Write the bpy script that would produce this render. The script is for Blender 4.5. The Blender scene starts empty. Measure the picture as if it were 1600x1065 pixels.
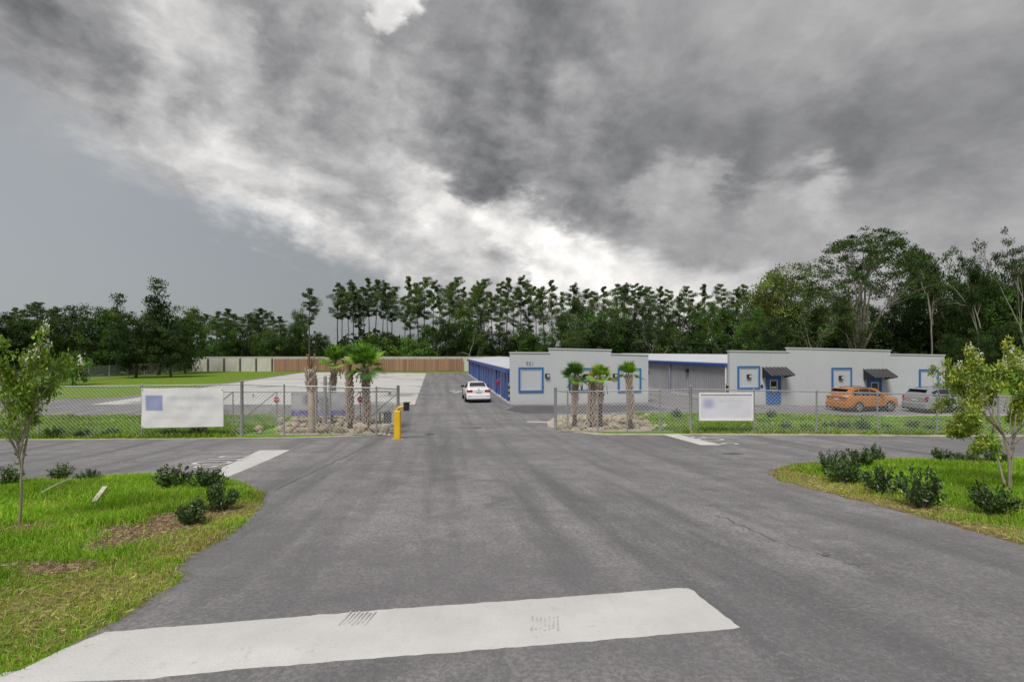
import bpy, math, random
import numpy as np
from mathutils import Vector, Matrix

R = math.radians
scene = bpy.context.scene
col = scene.collection
FPX, CX, HY, CZ = 790.0, 800.0, 549.0, 3.85      # focal length in photo pixels, image centre, horizon row, eye height

# ------------------------------------------------------------------ camera
cam_d = bpy.data.cameras.new('camera')
cam_d.sensor_width = 36.0
cam_d.lens = FPX / 1600.0 * 36.0
cam_d.shift_y = (HY - 532.5) / 1600.0
cam_d.clip_start, cam_d.clip_end = 0.1, 6000.0
cam = bpy.data.objects.new('camera', cam_d)
cam.location = (0, 0, CZ)
cam.rotation_euler = (R(90), 0, 0)
col.objects.link(cam)
scene.camera = cam

# ------------------------------------------------------------------ exposure
scene.view_settings.view_transform = 'Standard'
scene.view_settings.look = 'None'
scene.view_settings.gamma = 1.0
scene.view_settings.use_curve_mapping = False
EXPO = 1.15
scene.view_settings.exposure = EXPO
scene.cycles.max_bounces = 4
scene.cycles.diffuse_bounces = 3
scene.cycles.transparent_max_bounces = 6

# ------------------------------------------------------------------ sun
SUN_EL, SUN_AZ = R(58), R(200)       # azimuth clockwise from +Y (the view direction)
sun_d = bpy.data.lights.new('sun', 'SUN')
sun_d.energy = 1.5
sun_d.angle = R(24)
sun_d.color = (1.0, 0.975, 0.94)
sun = bpy.data.objects.new('sun', sun_d)
sd = Vector((math.cos(SUN_EL) * math.sin(SUN_AZ), math.cos(SUN_EL) * math.cos(SUN_AZ), math.sin(SUN_EL)))
sun.rotation_euler = sd.to_track_quat('Z', 'Y').to_euler()
sun.location = (0, 0, 40)
col.objects.link(sun)


# ------------------------------------------------------------------ node helper
class NT:
    def __init__(s, tree):
        s.t = tree

    def n(s, typ, **kw):
        nd = s.t.nodes.new(typ)
        for k, v in kw.items():
            setattr(nd, k, v)
        return nd

    def put(s, sock, v):
        if v is None:
            return
        if isinstance(v, bpy.types.NodeSocket):
            s.t.links.new(v, sock)
        else:
            sock.default_value = v

    def m(s, op, a, b=None, c=None, clamp=False):
        nd = s.n('ShaderNodeMath', operation=op, use_clamp=clamp)
        for i, v in enumerate((a, b, c)):
            s.put(nd.inputs[i], v)
        return nd.outputs[0]

    def vm(s, op, a, b=None):
        nd = s.n('ShaderNodeVectorMath', operation=op)
        s.put(nd.inputs[0], a)
        s.put(nd.inputs[1], b)
        return nd.outputs['Value'] if op in ('DISTANCE', 'LENGTH', 'DOT_PRODUCT') else nd.outputs[0]

    def noise(s, vec, scale, detail=4.0, rough=0.55, dist=0.0, out=0):
        nd = s.n('ShaderNodeTexNoise')
        s.put(nd.inputs['Vector'], vec)
        nd.inputs['Scale'].default_value = scale
        nd.inputs['Detail'].default_value = detail
        nd.inputs['Roughness'].default_value = rough
        nd.inputs['Distortion'].default_value = dist
        return nd.outputs[out]

    def ramp(s, v, lo, hi, a=0.0, b=1.0, smooth=False):
        nd = s.n('ShaderNodeMapRange')
        nd.interpolation_type = 'SMOOTHSTEP' if smooth else 'LINEAR'
        s.put(nd.inputs[0], v)
        for i, q in enumerate((lo, hi, a, b)):
            s.put(nd.inputs[i + 1], q)
        return nd.outputs[0]

    def mix(s, f, a, b, mode='MIX'):
        nd = s.n('ShaderNodeMix', data_type='RGBA', blend_type=mode)
        s.put(nd.inputs[0], f)
        for i, v in ((6, a), (7, b)):
            if isinstance(v, tuple) and len(v) == 3:
                v = v + (1.0,)
            s.put(nd.inputs[i], v)
        return nd.outputs[2]

    def comb(s, x, y, z):
        nd = s.n('ShaderNodeCombineXYZ')
        for i, v in enumerate((x, y, z)):
            s.put(nd.inputs[i], v)
        return nd.outputs[0]

    def sep(s, v):
        nd = s.n('ShaderNodeSeparateXYZ')
        s.put(nd.inputs[0], v)
        return nd.outputs


# ------------------------------------------------------------------ world: storm sky
world = bpy.data.worlds.new('World')
scene.world = world
world.use_nodes = True
world.cycles.sampling_method = 'NONE'
wt = world.node_tree
wt.nodes.clear()
W = NT(wt)
gen = W.n('ShaderNodeTexCoord').outputs['Generated']
dirv = W.vm('NORMALIZE', gen)
dx, dy, dz = W.sep(dirv)
az = W.m('ARCTAN2', dx, dy)
el = W.m('ARCSINE', dz)
# clouds are streaked along the storm's flow: squash the noise domain
flow = W.comb(W.m('ADD', W.m('MULTIPLY', dx, 0.8), W.m('MULTIPLY', dz, -0.9)),
              W.m('MULTIPLY', dy, 1.0),
              W.m('ADD', W.m('MULTIPLY', dz, 1.7), W.m('MULTIPLY', dx, 0.55)))
w1 = W.noise(flow, 3.2, 5.0, 0.60, 0.3, out=1)
w2 = W.noise(flow, 9.0, 5.0, 0.62, 0.2, out=1)
warp = W.vm('ADD', W.vm('MULTIPLY', W.vm('SUBTRACT', w1, (0.5, 0.5, 0.5)), (0.20, 0.15, 0)),
            W.vm('MULTIPLY', W.vm('SUBTRACT', w2, (0.5, 0.5, 0.5)), (0.15, 0.12, 0)))
pos = W.vm('ADD', W.comb(az, el, 0.0), warp)
SKY = [  # photo column, row, tone 0..255, radius in degrees
    (60, 330, 170, 6), (80, 430, 172, 7), (300, 430, 165, 6), (470, 420, 154, 5), (560, 445, 156, 4), (230, 370, 166, 5),
    (0, 200, 160, 4), (15, 70, 122, 5), (90, 140, 146, 4), (250, 35, 202, 3.5), (330, 60, 186, 3), (150, 60, 142, 3.5),
    (230, 140, 200, 3), (120, 200, 182, 3.2), (200, 205, 196, 3), (310, 140, 150, 3), (300, 250, 198, 3.2), (190, 265, 176, 3), (255, 300, 178, 2.6),
    (450, 110, 132, 5), (390, 170, 168, 3), (480, 210, 180, 3.2), (350, 225, 200, 3), (430, 255, 194, 3), (620, 26, 232, 1.4), (545, 60, 172, 4), (640, 115, 150, 2.6), (615, 180, 150, 2.6), (680, 245, 142, 2.4),
    (540, 150, 165, 4), (600, 240, 178, 3.2), (520, 290, 182, 3),
    (370, 318, 228, 1.8), (430, 340, 234, 1.8), (500, 360, 234, 1.8), (560, 385, 208, 2.6), (620, 310, 200, 3), (655, 290, 220, 1.8), (690, 325, 232, 1.8),
    (640, 405, 186, 3), (730, 425, 190, 3), (580, 330, 160, 2.6), (520, 325, 168, 2),
    (750, 90, 138, 6), (870, 120, 116, 5), (700, 190, 138, 4.5), (1000, 60, 156, 6), (1150, 60, 166, 6), (1300, 60, 168, 7), (1530, 60, 164, 7),
    (820, 190, 146, 3.5), (900, 178, 150, 3), (900, 300, 120, 2.6), (1090, 205, 126, 4), (770, 270, 112, 4.5), (880, 250, 124, 4), (1000, 240, 118, 4), (1150, 250, 112, 4), (1270, 235, 112, 4), (1380, 215, 116, 4), (1500, 190, 120, 4), (1060, 150, 146, 5),
    (1230, 150, 150, 6), (1430, 180, 132, 6), (1570, 170, 128, 6), (1560, 260, 144, 5), (1400, 270, 140, 4),
    (800, 355, 228, 2.6), (870, 392, 255, 3.0), (940, 400, 250, 2.6), (1010, 412, 236, 2.4), (1090, 440, 222, 2.6), (1150, 455, 205, 3),
    (760, 368, 242, 1.8), (700, 375, 205, 2.6), (940, 340, 132, 3), (870, 320, 138, 3), (1000, 370, 140, 3), (1110, 385, 148, 3.2), (1010, 292, 176, 1.9), (1080, 300, 176, 1.9), (1050, 330, 164, 2.4),
    (1270, 314, 196, 1.8), (1200, 335, 166, 2.4), (1290, 350, 170, 3), (1180, 395, 156, 3), (1400, 330, 164, 4), (1560, 340, 160, 5), (1450, 400, 166, 5), (1600, 430, 166, 5), (1280, 400, 164, 3.5),
]
num, den = 152.0 * 0.0008, 0.0008
for (px, py, tone, sg) in SKY:
    tone = tone + (8 if tone < 150 else (0 if px < 600 and py > 320 and tone < 180 else 6))
    a_ = math.atan((px - CX) / FPX)
    e_ = math.atan((HY - py) / FPX * math.cos(a_))
    d_ = W.vm('DISTANCE', pos, (a_, e_, 0.0))
    w_ = W.m('EXPONENT', W.m('MULTIPLY', W.m('MULTIPLY', d_, d_), -1.0 / R(sg * 0.85) ** 2))
    k_ = (3.0 / sg) ** 1.7
    num = W.m('MULTIPLY_ADD', w_, float(tone) * k_, num)
    den = W.m('MULTIPLY_ADD', w_, k_, den)
tone = W.m('DIVIDE', num, den)
px_, py_, _z = W.sep(pos)
line = W.m('MULTIPLY_ADD', W.m('ADD', px_, 0.248), -0.362, 0.140)          # the storm's lower edge: rain haze below it
clear = W.ramp(W.m('SUBTRACT', line, py_), -0.045, 0.05, 0.0, 1.0, True)
clear = W.m('MULTIPLY', clear, W.ramp(az, 0.05, -0.22, 0.0, 1.0, True))
clear = W.m('MULTIPLY', clear, W.ramp(W.m('ABSOLUTE', az), 2.4, 1.6, 0.0, 1.0, True))
flow2 = W.comb(W.m('ADD', dx, W.m('MULTIPLY', dz, -0.5)), dy, W.m('ADD', W.m('MULTIPLY', dz, 1.5), W.m('MULTIPLY', dx, 0.35)))
det = W.noise(flow2, 6.5, 9.0, 0.60, 0.25)
flow3 = W.vm('ADD', flow2, W.vm('MULTIPLY', W.vm('SUBTRACT', w1, (0.5, 0.5, 0.5)), (0.12, 0.12, 0.12)))
bil = W.noise(flow3, 7.0, 9.0, 0.58, 0.0)
bil2 = W.noise(W.vm('ADD', flow3, (-0.022, 0.0, -0.030)), 7.0, 9.0, 0.58, 0.0)      # relief: the side of each billow that faces the bright gap
rel = W.m('SUBTRACT', bil, bil2)
det2 = W.noise(flow, 2.6, 4.0, 0.5, 0.0)
amp = W.m('MULTIPLY', W.m('SUBTRACT', 1.0, clear, clamp=True), W.ramp(az, -0.05, 0.40, 78.0, 34.0, True))
tone = W.m('ADD', tone, W.m('MULTIPLY', W.m('SUBTRACT', det, 0.5), amp))
tone = W.m('ADD', tone, W.m('MULTIPLY', rel, W.m('MULTIPLY', amp, W.ramp(el, 0.1, 0.75, 2.3, 1.2))))
tone = W.m('ADD', tone, W.m('MULTIPLY', W.m('SUBTRACT', det2, 0.5), W.m('MULTIPLY', amp, 0.35)))
haze_tone = W.ramp(az, -0.80, -0.30, 168.0, 148.0)
tone = W.m('ADD', W.m('MULTIPLY', tone, W.m('SUBTRACT', 1.0, W.m('MULTIPLY', clear, 0.85))), W.m('MULTIPLY', haze_tone, W.m('MULTIPLY', clear, 0.85)))
lin = W.m('POWER', W.m('DIVIDE', W.m('MAXIMUM', tone, 70.0), 255.0), 2.2)
lin = W.m('DIVIDE', lin, 2.0 ** EXPO)
tint = W.mix(W.ramp(tone, 110, 240), (0.97, 0.985, 1.035), (1.025, 1.0, 0.97))
tint = W.mix(clear, tint, (0.955, 1.0, 1.03))
cloud = W.mix(1.0, tint, W.comb(lin, lin, lin), 'MULTIPLY')
sky = W.n('ShaderNodeTexSky', sky_type='NISHITA')
sky.sun_disc = False
sky.sun_elevation = SUN_EL
sky.sun_rotation = SUN_AZ
sky.air_density, sky.dust_density, sky.ozone_density = 1.0, 3.0, 1.0
bg1, bg2 = W.n('ShaderNodeBackground'), W.n('ShaderNodeBackground')
wt.links.new(sky.outputs[0], bg1.inputs[0])
bg1.inputs[1].default_value = 0.06
wt.links.new(cloud, bg2.inputs[0])
bg2.inputs[1].default_value = 1.0
ms = W.n('ShaderNodeMixShader')
wt.links.new(W.m('SUBTRACT', 1.0, W.m('MULTIPLY', clear, 0.12)), ms.inputs[0])
wt.links.new(bg1.outputs[0], ms.inputs[1])
wt.links.new(bg2.outputs[0], ms.inputs[2])
wo = W.n('ShaderNodeOutputWorld')
wt.links.new(ms.outputs[0], wo.inputs[0])

# ------------------------------------------------------------------ terrain height
_py = np.array([-200, -12, 0, 4.5, 8, 12, 16, 22.5, 28, 4000.0])
_pz = np.array([2.0, 1.98, 1.85, 1.55, 1.2, 0.85, 0.55, 0.25, 0.0, 0.0])
_ty = np.arange(-60, 200, 0.25)
_tz = np.interp(_ty, _py, _pz)
_k = np.ones(13) / 13
_tz = np.convolve(np.pad(_tz, 6, mode='edge'), _k, mode='valid')
_tz = np.interp(_ty, _ty[::4], _tz[::4])      # straight between whole metres, so that every sheet lies parallel


def sst(x):
    x = min(1.0, max(0.0, x))
    return x * x * (3 - 2 * x)


def gz(x, y):
    z = float(np.interp(y, _ty, _tz))
    if x > 12 and y > 22:
        z -= 0.30 * sst((x - 12) / 14.0) * sst((y - 22) / 7.0)
    return z


def at(px, py):
    """the ground point seen in that photo pixel"""
    kx, kz = (px - CX) / FPX, (HY - py) / FPX
    lo, hi = 0.5, 400.0
    y = lo
    while y < hi:
        if CZ + kz * y <= gz(kx * y, y):
            break
        y += 0.25 if y < 60 else 1.0
    a, b = max(lo, y - 1.0), y
    for _ in range(24):
        mid = (a + b) / 2
        if CZ + kz * mid <= gz(kx * mid, mid):
            b = mid
        else:
            a = mid
    return (kx * b, b)


def at3(px, py, up=0.0):
    x, y = at(px, py)
    return Vector((x, y, gz(x, y) + up))


# ------------------------------------------------------------------ object and mesh helpers
def tag(o, label=None, cat=None, group=None, kind=None):
    for k, v in (('label', label), ('category', cat), ('group', group), ('kind', kind)):
        if v:
            o[k] = v
    return o


def O(name, data, parent=None, loc=(0, 0, 0), rz=0.0, **kw):
    o = bpy.data.objects.new(name, data)
    col.objects.link(o)
    o.location = loc
    o.rotation_euler = (0, 0, rz)
    if parent:
        o.parent = parent
    return tag(o, **kw)


def copy_tree(o, parent=None):
    c = o.copy()
    col.objects.link(c)
    c.parent = parent
    for ch in [k for k in bpy.data.objects if k.parent == o] if parent is None and o.type == 'EMPTY' else list(o.children):
        copy_tree(ch, c)
    return c


class MB:
    def __init__(s):
        s.v, s.f, s.mi, s.t = [], [], [], []
        s.cur = 0
        s.tint = (1, 1, 1)

    def add(s, vs, fs):
        b = len(s.v)
        s.v += [tuple(p) for p in vs]
        s.t += [s.tint] * len(vs)
        s.f += [tuple(i + b for i in f) for f in fs]
        s.mi += [s.cur] * len(fs)
        return s

    def box(s, c, size, rz=0.0, M=None):
        hx, hy, hz = size[0] / 2, size[1] / 2, size[2] / 2
        vs = [Vector((x, y, z)) for z in (-hz, hz) for x, y in ((-hx, -hy), (hx, -hy), (hx, hy), (-hx, hy))]
        rot = M if M is not None else Matrix.Rotation(rz, 3, 'Z')
        vs = [rot @ p + Vector(c) for p in vs]
        return s.add(vs, [(0, 3, 2, 1), (4, 5, 6, 7), (0, 1, 5, 4), (1, 2, 6, 5), (2, 3, 7, 6), (3, 0, 4, 7)])

    def span(s, lo, hi):
        return s.box([(a + b) / 2 for a, b in zip(lo, hi)], [b - a for a, b in zip(lo, hi)])

    def bevbox(s, lo, hi, b):
        """box with chamfered vertical and top edges"""
        x0, y0, z0 = lo
        x1, y1, z1 = hi
        ring = lambda d, z: [(x0 + b + d, y0 + d, z), (x1 - b - d, y0 + d, z), (x1 - d, y0 + b + d, z), (x1 - d, y1 - b - d, z),
                             (x1 - b - d, y1 - d, z), (x0 + b + d, y1 - d, z), (x0 + d, y1 - b - d, z), (x0 + d, y0 + b + d, z)]
        vs = ring(0, z0) + ring(0, z1 - b) + ring(b * 0.8, z1)
        fs = [tuple(range(7, -1, -1)), tuple(range(16, 24))]
        for k in (0, 8):
            fs += [(k + i, k + (i + 1) % 8, k + 8 + (i + 1) % 8, k + 8 + i) for i in range(8)]
        return s.add(vs, fs)

    def tube(s, pts, rad, n=6, cap=True):
        pts = [Vector(p) for p in pts]
        if not isinstance(rad, (list, tuple)):
            rad = [rad] * len(pts)
        vs, fs = [], []
        ref = Vector((0.31, 0.17, 0.93)) if abs((pts[-1] - pts[0]).normalized().z) < 0.9 else Vector((1, 0.1, 0))
        for i, p in enumerate(pts):
            d = (pts[min(i + 1, len(pts) - 1)] - pts[max(i - 1, 0)]).normalized()
            u = d.cross(ref).normalized()
            w = d.cross(u)
            for k in range(n):
                a = 2 * math.pi * k / n
                vs.append(p + (u * math.cos(a) + w * math.sin(a)) * rad[i])
        for i in range(len(pts) - 1):
            for k in range(n):
                fs.append((i * n + k, i * n + (k + 1) % n, (i + 1) * n + (k + 1) % n, (i + 1) * n + k))
        if cap:
            fs.append(tuple(range(n - 1, -1, -1)))
            fs.append(tuple((len(pts) - 1) * n + k for k in range(n)))
        return s.add(vs, fs)

    def prism(s, poly, axis, a, b):
        """extrude a 2-D outline along an axis (0 x, 1 y, 2 z) from a to b"""
        def p3(p, q):
            return {0: (q, p[0], p[1]), 1: (p[0], q, p[1]), 2: (p[0], p[1], q)}[axis]
        n = len(poly)
        vs = [p3(p, a) for p in poly] + [p3(p, b) for p in poly]
        fs = [tuple(range(n)), tuple(range(2 * n - 1, n - 1, -1))]
        fs += [((i + 1) % n, i, n + i, n + (i + 1) % n) for i in range(n)]
        return s.add(vs, fs)

    def mesh(s, mats, smooth=False, tinted=False, angle=None):
        me = bpy.data.meshes.new('mesh')
        me.from_pydata(s.v, [], s.f)
        for m_ in mats if isinstance(mats, (list, tuple)) else [mats]:
            me.materials.append(m_)
        if any(s.mi):
            me.polygons.foreach_set('material_index', s.mi)
        if tinted:
            at_ = me.attributes.new('tint', 'FLOAT_COLOR', 'POINT')
            at_.data.foreach_set('color', np.hstack([np.array(s.t, dtype=np.float32), np.ones((len(s.v), 1), np.float32)]).ravel())
        if smooth:
            me.shade_smooth()
            if angle:
                me.set_sharp_from_angle(angle=angle)
        me.validate()
        me.update()
        return me


def tri_mesh(verts, tris, mat, tint=None):
    """big meshes from numpy arrays"""
    me = bpy.data.meshes.new('mesh')
    verts = np.asarray(verts, np.float32).reshape(-1, 3)
    tris = np.asarray(tris, np.int32).reshape(-1, 3)
    me.vertices.add(len(verts))
    me.vertices.foreach_set('co', verts.ravel())
    me.loops.add(tris.size)
    me.loops.foreach_set('vertex_index', tris.ravel())
    me.polygons.add(len(tris))
    me.polygons.foreach_set('loop_start', np.arange(0, tris.size, 3, dtype=np.int32))
    for m_ in mat if isinstance(mat, (list, tuple)) else [mat]:
        me.materials.append(m_)
    if tint is not None:
        a = me.attributes.new('tint', 'FLOAT_COLOR', 'POINT')
        t = np.asarray(tint, np.float32).reshape(-1, 3)
        a.data.foreach_set('color', np.hstack([t, np.ones((len(t), 1), np.float32)]).ravel())
    me.update(calc_edges=True)
    return me


def text_mesh(body, size, mat, depth=0.0, align='CENTER'):
    cu = bpy.data.curves.new('text', 'FONT')
    cu.body, cu.size, cu.extrude = body, size, depth
    cu.align_x, cu.align_y = align, 'CENTER'
    ob = bpy.data.objects.new('text_tmp', cu)
    col.objects.link(ob)
    bpy.context.view_layer.update()
    me = bpy.data.meshes.new_from_object(ob.evaluated_get(bpy.context.evaluated_depsgraph_get()))
    bpy.data.objects.remove(ob)
    me.materials.clear()
    me.materials.append(mat)
    return me


# ------------------------------------------------------------------ materials
def newmat(name):
    m_ = bpy.data.materials.new(name)
    m_.use_nodes = True
    t = m_.node_tree
    return m_, NT(t), t.nodes['Principled BSDF'], t


def pmat(name, c1, c2=None, scale=3.0, rough=0.7, metal=0.0, bump=0.0, bscale=40.0, detail=5.0, spec=0.4, stretch=None, contrast=(0.3, 0.7), obj=True, coat=0.0):
    m_, n, b, t = newmat(name)
    tc = n.n('ShaderNodeTexCoord').outputs['Object' if obj else 'Generated']
    v = n.vm('MULTIPLY', tc, stretch) if stretch else tc
    c2 = c2 or tuple(x * 0.85 for x in c1)
    f = n.ramp(n.noise(v, scale, detail, 0.6), contrast[0], contrast[1])
    n.put(b.inputs['Base Color'], n.mix(f, c1, c2))
    b.inputs['Roughness'].default_value = rough
    b.inputs['Metallic'].default_value = metal
    b.inputs['Specular IOR Level'].default_value = spec
    b.inputs['Coat Weight'].default_value = coat
    b.inputs['Coat Roughness'].default_value = 0.05
    if bump:
        bn = n.n('ShaderNodeBump')
        bn.inputs['Strength'].default_value = bump
        bn.inputs['Distance'].default_value = 0.02
        n.put(bn.inputs['Height'], n.noise(v, bscale, 4, 0.6))
        n.put(b.inputs['Normal'], bn.outputs[0])
    return m_


def leafmat(name, base, trans=0.35, rough=0.55, spec=0.25):
    m_, n, b, t = newmat(name)
    a = n.n('ShaderNodeAttribute')
    a.attribute_name = 'tint'
    c = n.mix(1.0, a.outputs['Color'], base, 'MULTIPLY')
    n.put(b.inputs['Base Color'], c)
    b.inputs['Roughness'].default_value = rough
    b.inputs['Specular IOR Level'].default_value = spec
    tr = n.n('ShaderNodeBsdfTranslucent')
    n.put(tr.inputs[0], n.mix(1.0, c, (1.25, 1.35, 0.6), 'MULTIPLY'))
    ms_ = n.n('ShaderNodeMixShader')
    ms_.inputs[0].default_value = trans
    t.links.new(b.outputs[0], ms_.inputs[1])
    t.links.new(tr.outputs[0], ms_.inputs[2])
    t.links.new(ms_.outputs[0], t.nodes['Material Output'].inputs[0])
    return m_


def tintmat(name, base, rough=0.75, scale=25.0, stretch=(1, 1, 1), amt=0.35):
    m_, n, b, t = newmat(name)
    a = n.n('ShaderNodeAttribute')
    a.attribute_name = 'tint'
    c = n.mix(1.0, a.outputs['Color'], base, 'MULTIPLY')
    tc = n.n('ShaderNodeTexCoord').outputs['Object']
    f = n.ramp(n.noise(n.vm('MULTIPLY', tc, stretch), scale, 5, 0.65), 0.3, 0.75, 1.0, 1.0 - amt)
    n.put(b.inputs['Base Color'], n.mix(1.0, c, n.comb(f, f, f), 'MULTIPLY'))
    b.inputs['Roughness'].default_value = rough
    b.inputs['Specular IOR Level'].default_value = 0.3
    return m_


def asphalt_mat():
    m_, n, b, t = newmat('asphalt')
    p = n.n('ShaderNodeTexCoord').outputs['Object']
    base = n.mix(n.ramp(n.noise(p, 0.16, 4, 0.55), 0.3, 0.7), (0.335, 0.319, 0.323), (0.42, 0.40, 0.405))
    # wheel streaks run along the drive
    rot = n.n('ShaderNodeVectorRotate')
    rot.inputs['Angle'].default_value = R(-8.4)
    rot.inputs['Axis'].default_value = (0, 0, 1)
    n.put(rot.inputs['Vector'], p)
    st = n.noise(n.vm('MULTIPLY', rot.outputs[0], (1.5, 0.07, 1)), 0.9, 6, 0.62)
    base = n.mix(n.ramp(st, 0.44, 0.66, 0.0, 0.78), base, (0.125, 0.119, 0.124))
    base = n.mix(n.ramp(n.noise(p, 0.55, 7, 0.68, 0.4), 0.56, 0.72, 0.0, 0.70), base, (0.085, 0.080, 0.084))
    base = n.mix(n.ramp(n.noise(n.vm('MULTIPLY', p, (0.7, 1.8, 1)), 0.40, 6, 0.6, 0.2), 0.55, 0.78, 0.0, 0.35), base, (0.27, 0.26, 0.26))
    agg = n.noise(p, 75.0, 3, 0.7)
    mid = n.noise(p, 24.0, 5, 0.72)
    base = n.mix(n.ramp(mid, 0.42, 0.58, 0.55, 0.0), base, (0.085, 0.080, 0.082))
    base = n.mix(n.ramp(mid, 0.54, 0.66, 0.0, 0.50), base, (0.40, 0.385, 0.38))
    base = n.mix(n.ramp(agg, 0.40, 0.62, 0.32, 0.0), base, (0.06, 0.057, 0.06))
    base = n.mix(n.ramp(n.noise(p, 1.7, 7, 0.68, 0.3), 0.38, 0.62, 0.48, 0.0), base, (0.12, 0.115, 0.119))
    base = n.mix(n.ramp(n.noise(n.vm('MULTIPLY', p, (0.25, 0.6, 1)), 0.5, 5, 0.6), 0.44, 0.66, 0.0, 0.55), base, (0.135, 0.128, 0.134))
    vor = n.n('ShaderNodeTexVoronoi')
    n.put(vor.inputs['Vector'], p)
    vor.inputs['Scale'].default_value = 26.0
    sp = n.ramp(vor.outputs['Distance'], 0.10, 0.17, 1.0, 0.0)
    keep = n.ramp(n.sep(vor.outputs['Color'])[0], 0.78, 0.80)
    base = n.mix(n.m('MULTIPLY', n.m('MULTIPLY', sp, keep), 0.6), base, (0.42, 0.40, 0.38))
    n.put(b.inputs['Base Color'], base)
    n.put(b.inputs['Roughness'], n.ramp(n.noise(p, 0.5, 4, 0.6), 0.3, 0.7, 0.62, 0.85))
    b.inputs['Specular IOR Level'].default_value = 0.35
    bn = n.n('ShaderNodeBump')
    bn.inputs['Strength'].default_value = 0.55
    bn.inputs['Distance'].default_value = 0.012
    n.put(bn.inputs['Height'], n.m('ADD', agg, n.m('MULTIPLY', n.noise(p, 22, 4, 0.6), 0.8)))
    n.put(b.inputs['Normal'], bn.outputs[0])
    return m_


def ground_mat(name, greens, dry, soil, dryamt=0.5):
    """turf: two greens, dry thatch by noise, soil by the mesh's own soil attribute"""
    m_, n, b, t = newmat(name)
    p = n.n('ShaderNodeTexCoord').outputs['Object']
    a = n.n('ShaderNodeAttribute')
    a.attribute_name = 'soil'
    s_, d_, _ = n.sep(a.outputs['Vector'])
    c = n.mix(n.ramp(n.noise(p, 1.1, 6, 0.62), 0.35, 0.65), greens[0], greens[1])
    c = n.mix(n.ramp(n.noise(p, 14, 4, 0.65), 0.45, 0.7, 0, 0.5), c, tuple(x * 0.5 for x in greens[0]))
    dn = n.m('ADD', n.m('MULTIPLY', n.m('SUBTRACT', n.noise(p, 2.3, 6, 0.65), 0.5), 1.6), d_)
    c = n.mix(n.ramp(dn, 0.25, 0.75, 0, 1), c, n.mix(n.noise(p, 30, 4, 0.6), dry, tuple(x * 0.55 for x in dry)))
    sn = n.m('ADD', n.m('MULTIPLY', n.m('SUBTRACT', n.noise(p, 3.5, 6, 0.65), 0.5), 1.2), s_)
    c = n.mix(n.ramp(sn, 0.35, 0.65, 0, 1), c, n.mix(n.noise(p, 40, 5, 0.7), soil, tuple(x * 0.45 for x in soil)))
    n.put(b.inputs['Base Color'], c)
    b.inputs['Roughness'].default_value = 0.95
    b.inputs['Specular IOR Level'].default_value = 0.1
    bn = n.n('ShaderNodeBump')
    bn.inputs['Strength'].default_value = 0.8
    bn.inputs['Distance'].default_value = 0.04
    n.put(bn.inputs['Height'], n.noise(p, 20, 6, 0.7))
    n.put(b.inputs['Normal'], bn.outputs[0])
    return m_


def concrete_pad_mat():
    m_, n, b, t = newmat('pale_concrete')
    p = n.n('ShaderNodeTexCoord').outputs['Object']
    c = n.mix(n.ramp(n.noise(p, 0.12, 5, 0.6), 0.3, 0.7), (0.52, 0.51, 0.485), (0.44, 0.43, 0.405))
    wet = n.ramp(n.noise(n.vm('MULTIPLY', p, (0.16, 0.22, 1)), 1.0, 5, 0.55, 0.3), 0.575, 0.62)
    c = n.mix(n.m('MULTIPLY', wet, 0.75), c, (0.22, 0.205, 0.19))
    n.put(b.inputs['Base Color'], c)
    b.inputs['Roughness'].default_value = 0.85
    return m_


def paint_mat():
    m_, n, b, t = newmat('road_paint')
    p = n.n('ShaderNodeTexCoord').outputs['Object']
    c = n.mix(n.ramp(n.noise(p, 1.3, 6, 0.65), 0.3, 0.75), (0.62, 0.61, 0.59), (0.52, 0.51, 0.49))
    c = n.mix(n.ramp(n.noise(n.vm('MULTIPLY', p, (5, 1, 1)), 2.0, 6, 0.7), 0.55, 0.85, 0, 0.35), c, (0.30, 0.29, 0.28))
    c = n.mix(n.ramp(n.noise(p, 60, 3, 0.7), 0.62, 0.72, 0, 0.55), c, (0.2, 0.19, 0.19))
    c = n.mix(n.ramp(n.noise(p, 7, 7, 0.75), 0.60, 0.70, 0, 0.55), c, (0.33, 0.32, 0.315))
    c = n.mix(n.ramp(n.noise(p, 2.2, 3, 0.5), 0.35, 0.7, 0, 0.35), c, (0.44, 0.43, 0.42))
    n.put(b.inputs['Base Color'], c)
    b.inputs['Roughness'].default_value = 0.7
    bn = n.n('ShaderNodeBump')
    bn.inputs['Strength'].default_value = 0.4
    bn.inputs['Distance'].default_value = 0.01
    n.put(bn.inputs['Height'], n.noise(p, 45, 4, 0.6))
    n.put(b.inputs['Normal'], bn.outputs[0])
    return m_


M = {}
M['asphalt'] = asphalt_mat()
M['lawn'] = ground_mat('island_turf', ((0.13, 0.25, 0.02), (0.19, 0.33, 0.032)), (0.36, 0.29, 0.13), (0.27, 0.17, 0.125))
M['field'] = ground_mat('field_grass', ((0.125, 0.205, 0.022), (0.175, 0.265, 0.034)), (0.19, 0.17, 0.06), (0.3, 0.25, 0.18))
M['pad'] = concrete_pad_mat()
M['paint'] = paint_mat()
M['fresh'] = pmat('fresh_asphalt', (0.075, 0.073, 0.078), (0.11, 0.107, 0.112), 0.6, 0.8, bump=0.3, bscale=60)
M['tar'] = pmat('tar_seam', (0.075, 0.072, 0.074), (0.14, 0.135, 0.138), 3, 0.8)
M['rubber'] = pmat('rubber_scuff', (0.42, 0.41, 0.395), (0.56, 0.55, 0.53), 9, 0.8, contrast=(0.4, 0.6))
M['sand'] = pmat('sandy_edge', (0.50, 0.45, 0.36), (0.32, 0.28, 0.21), 3, 0.95, bump=0.5, bscale=40)
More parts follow.
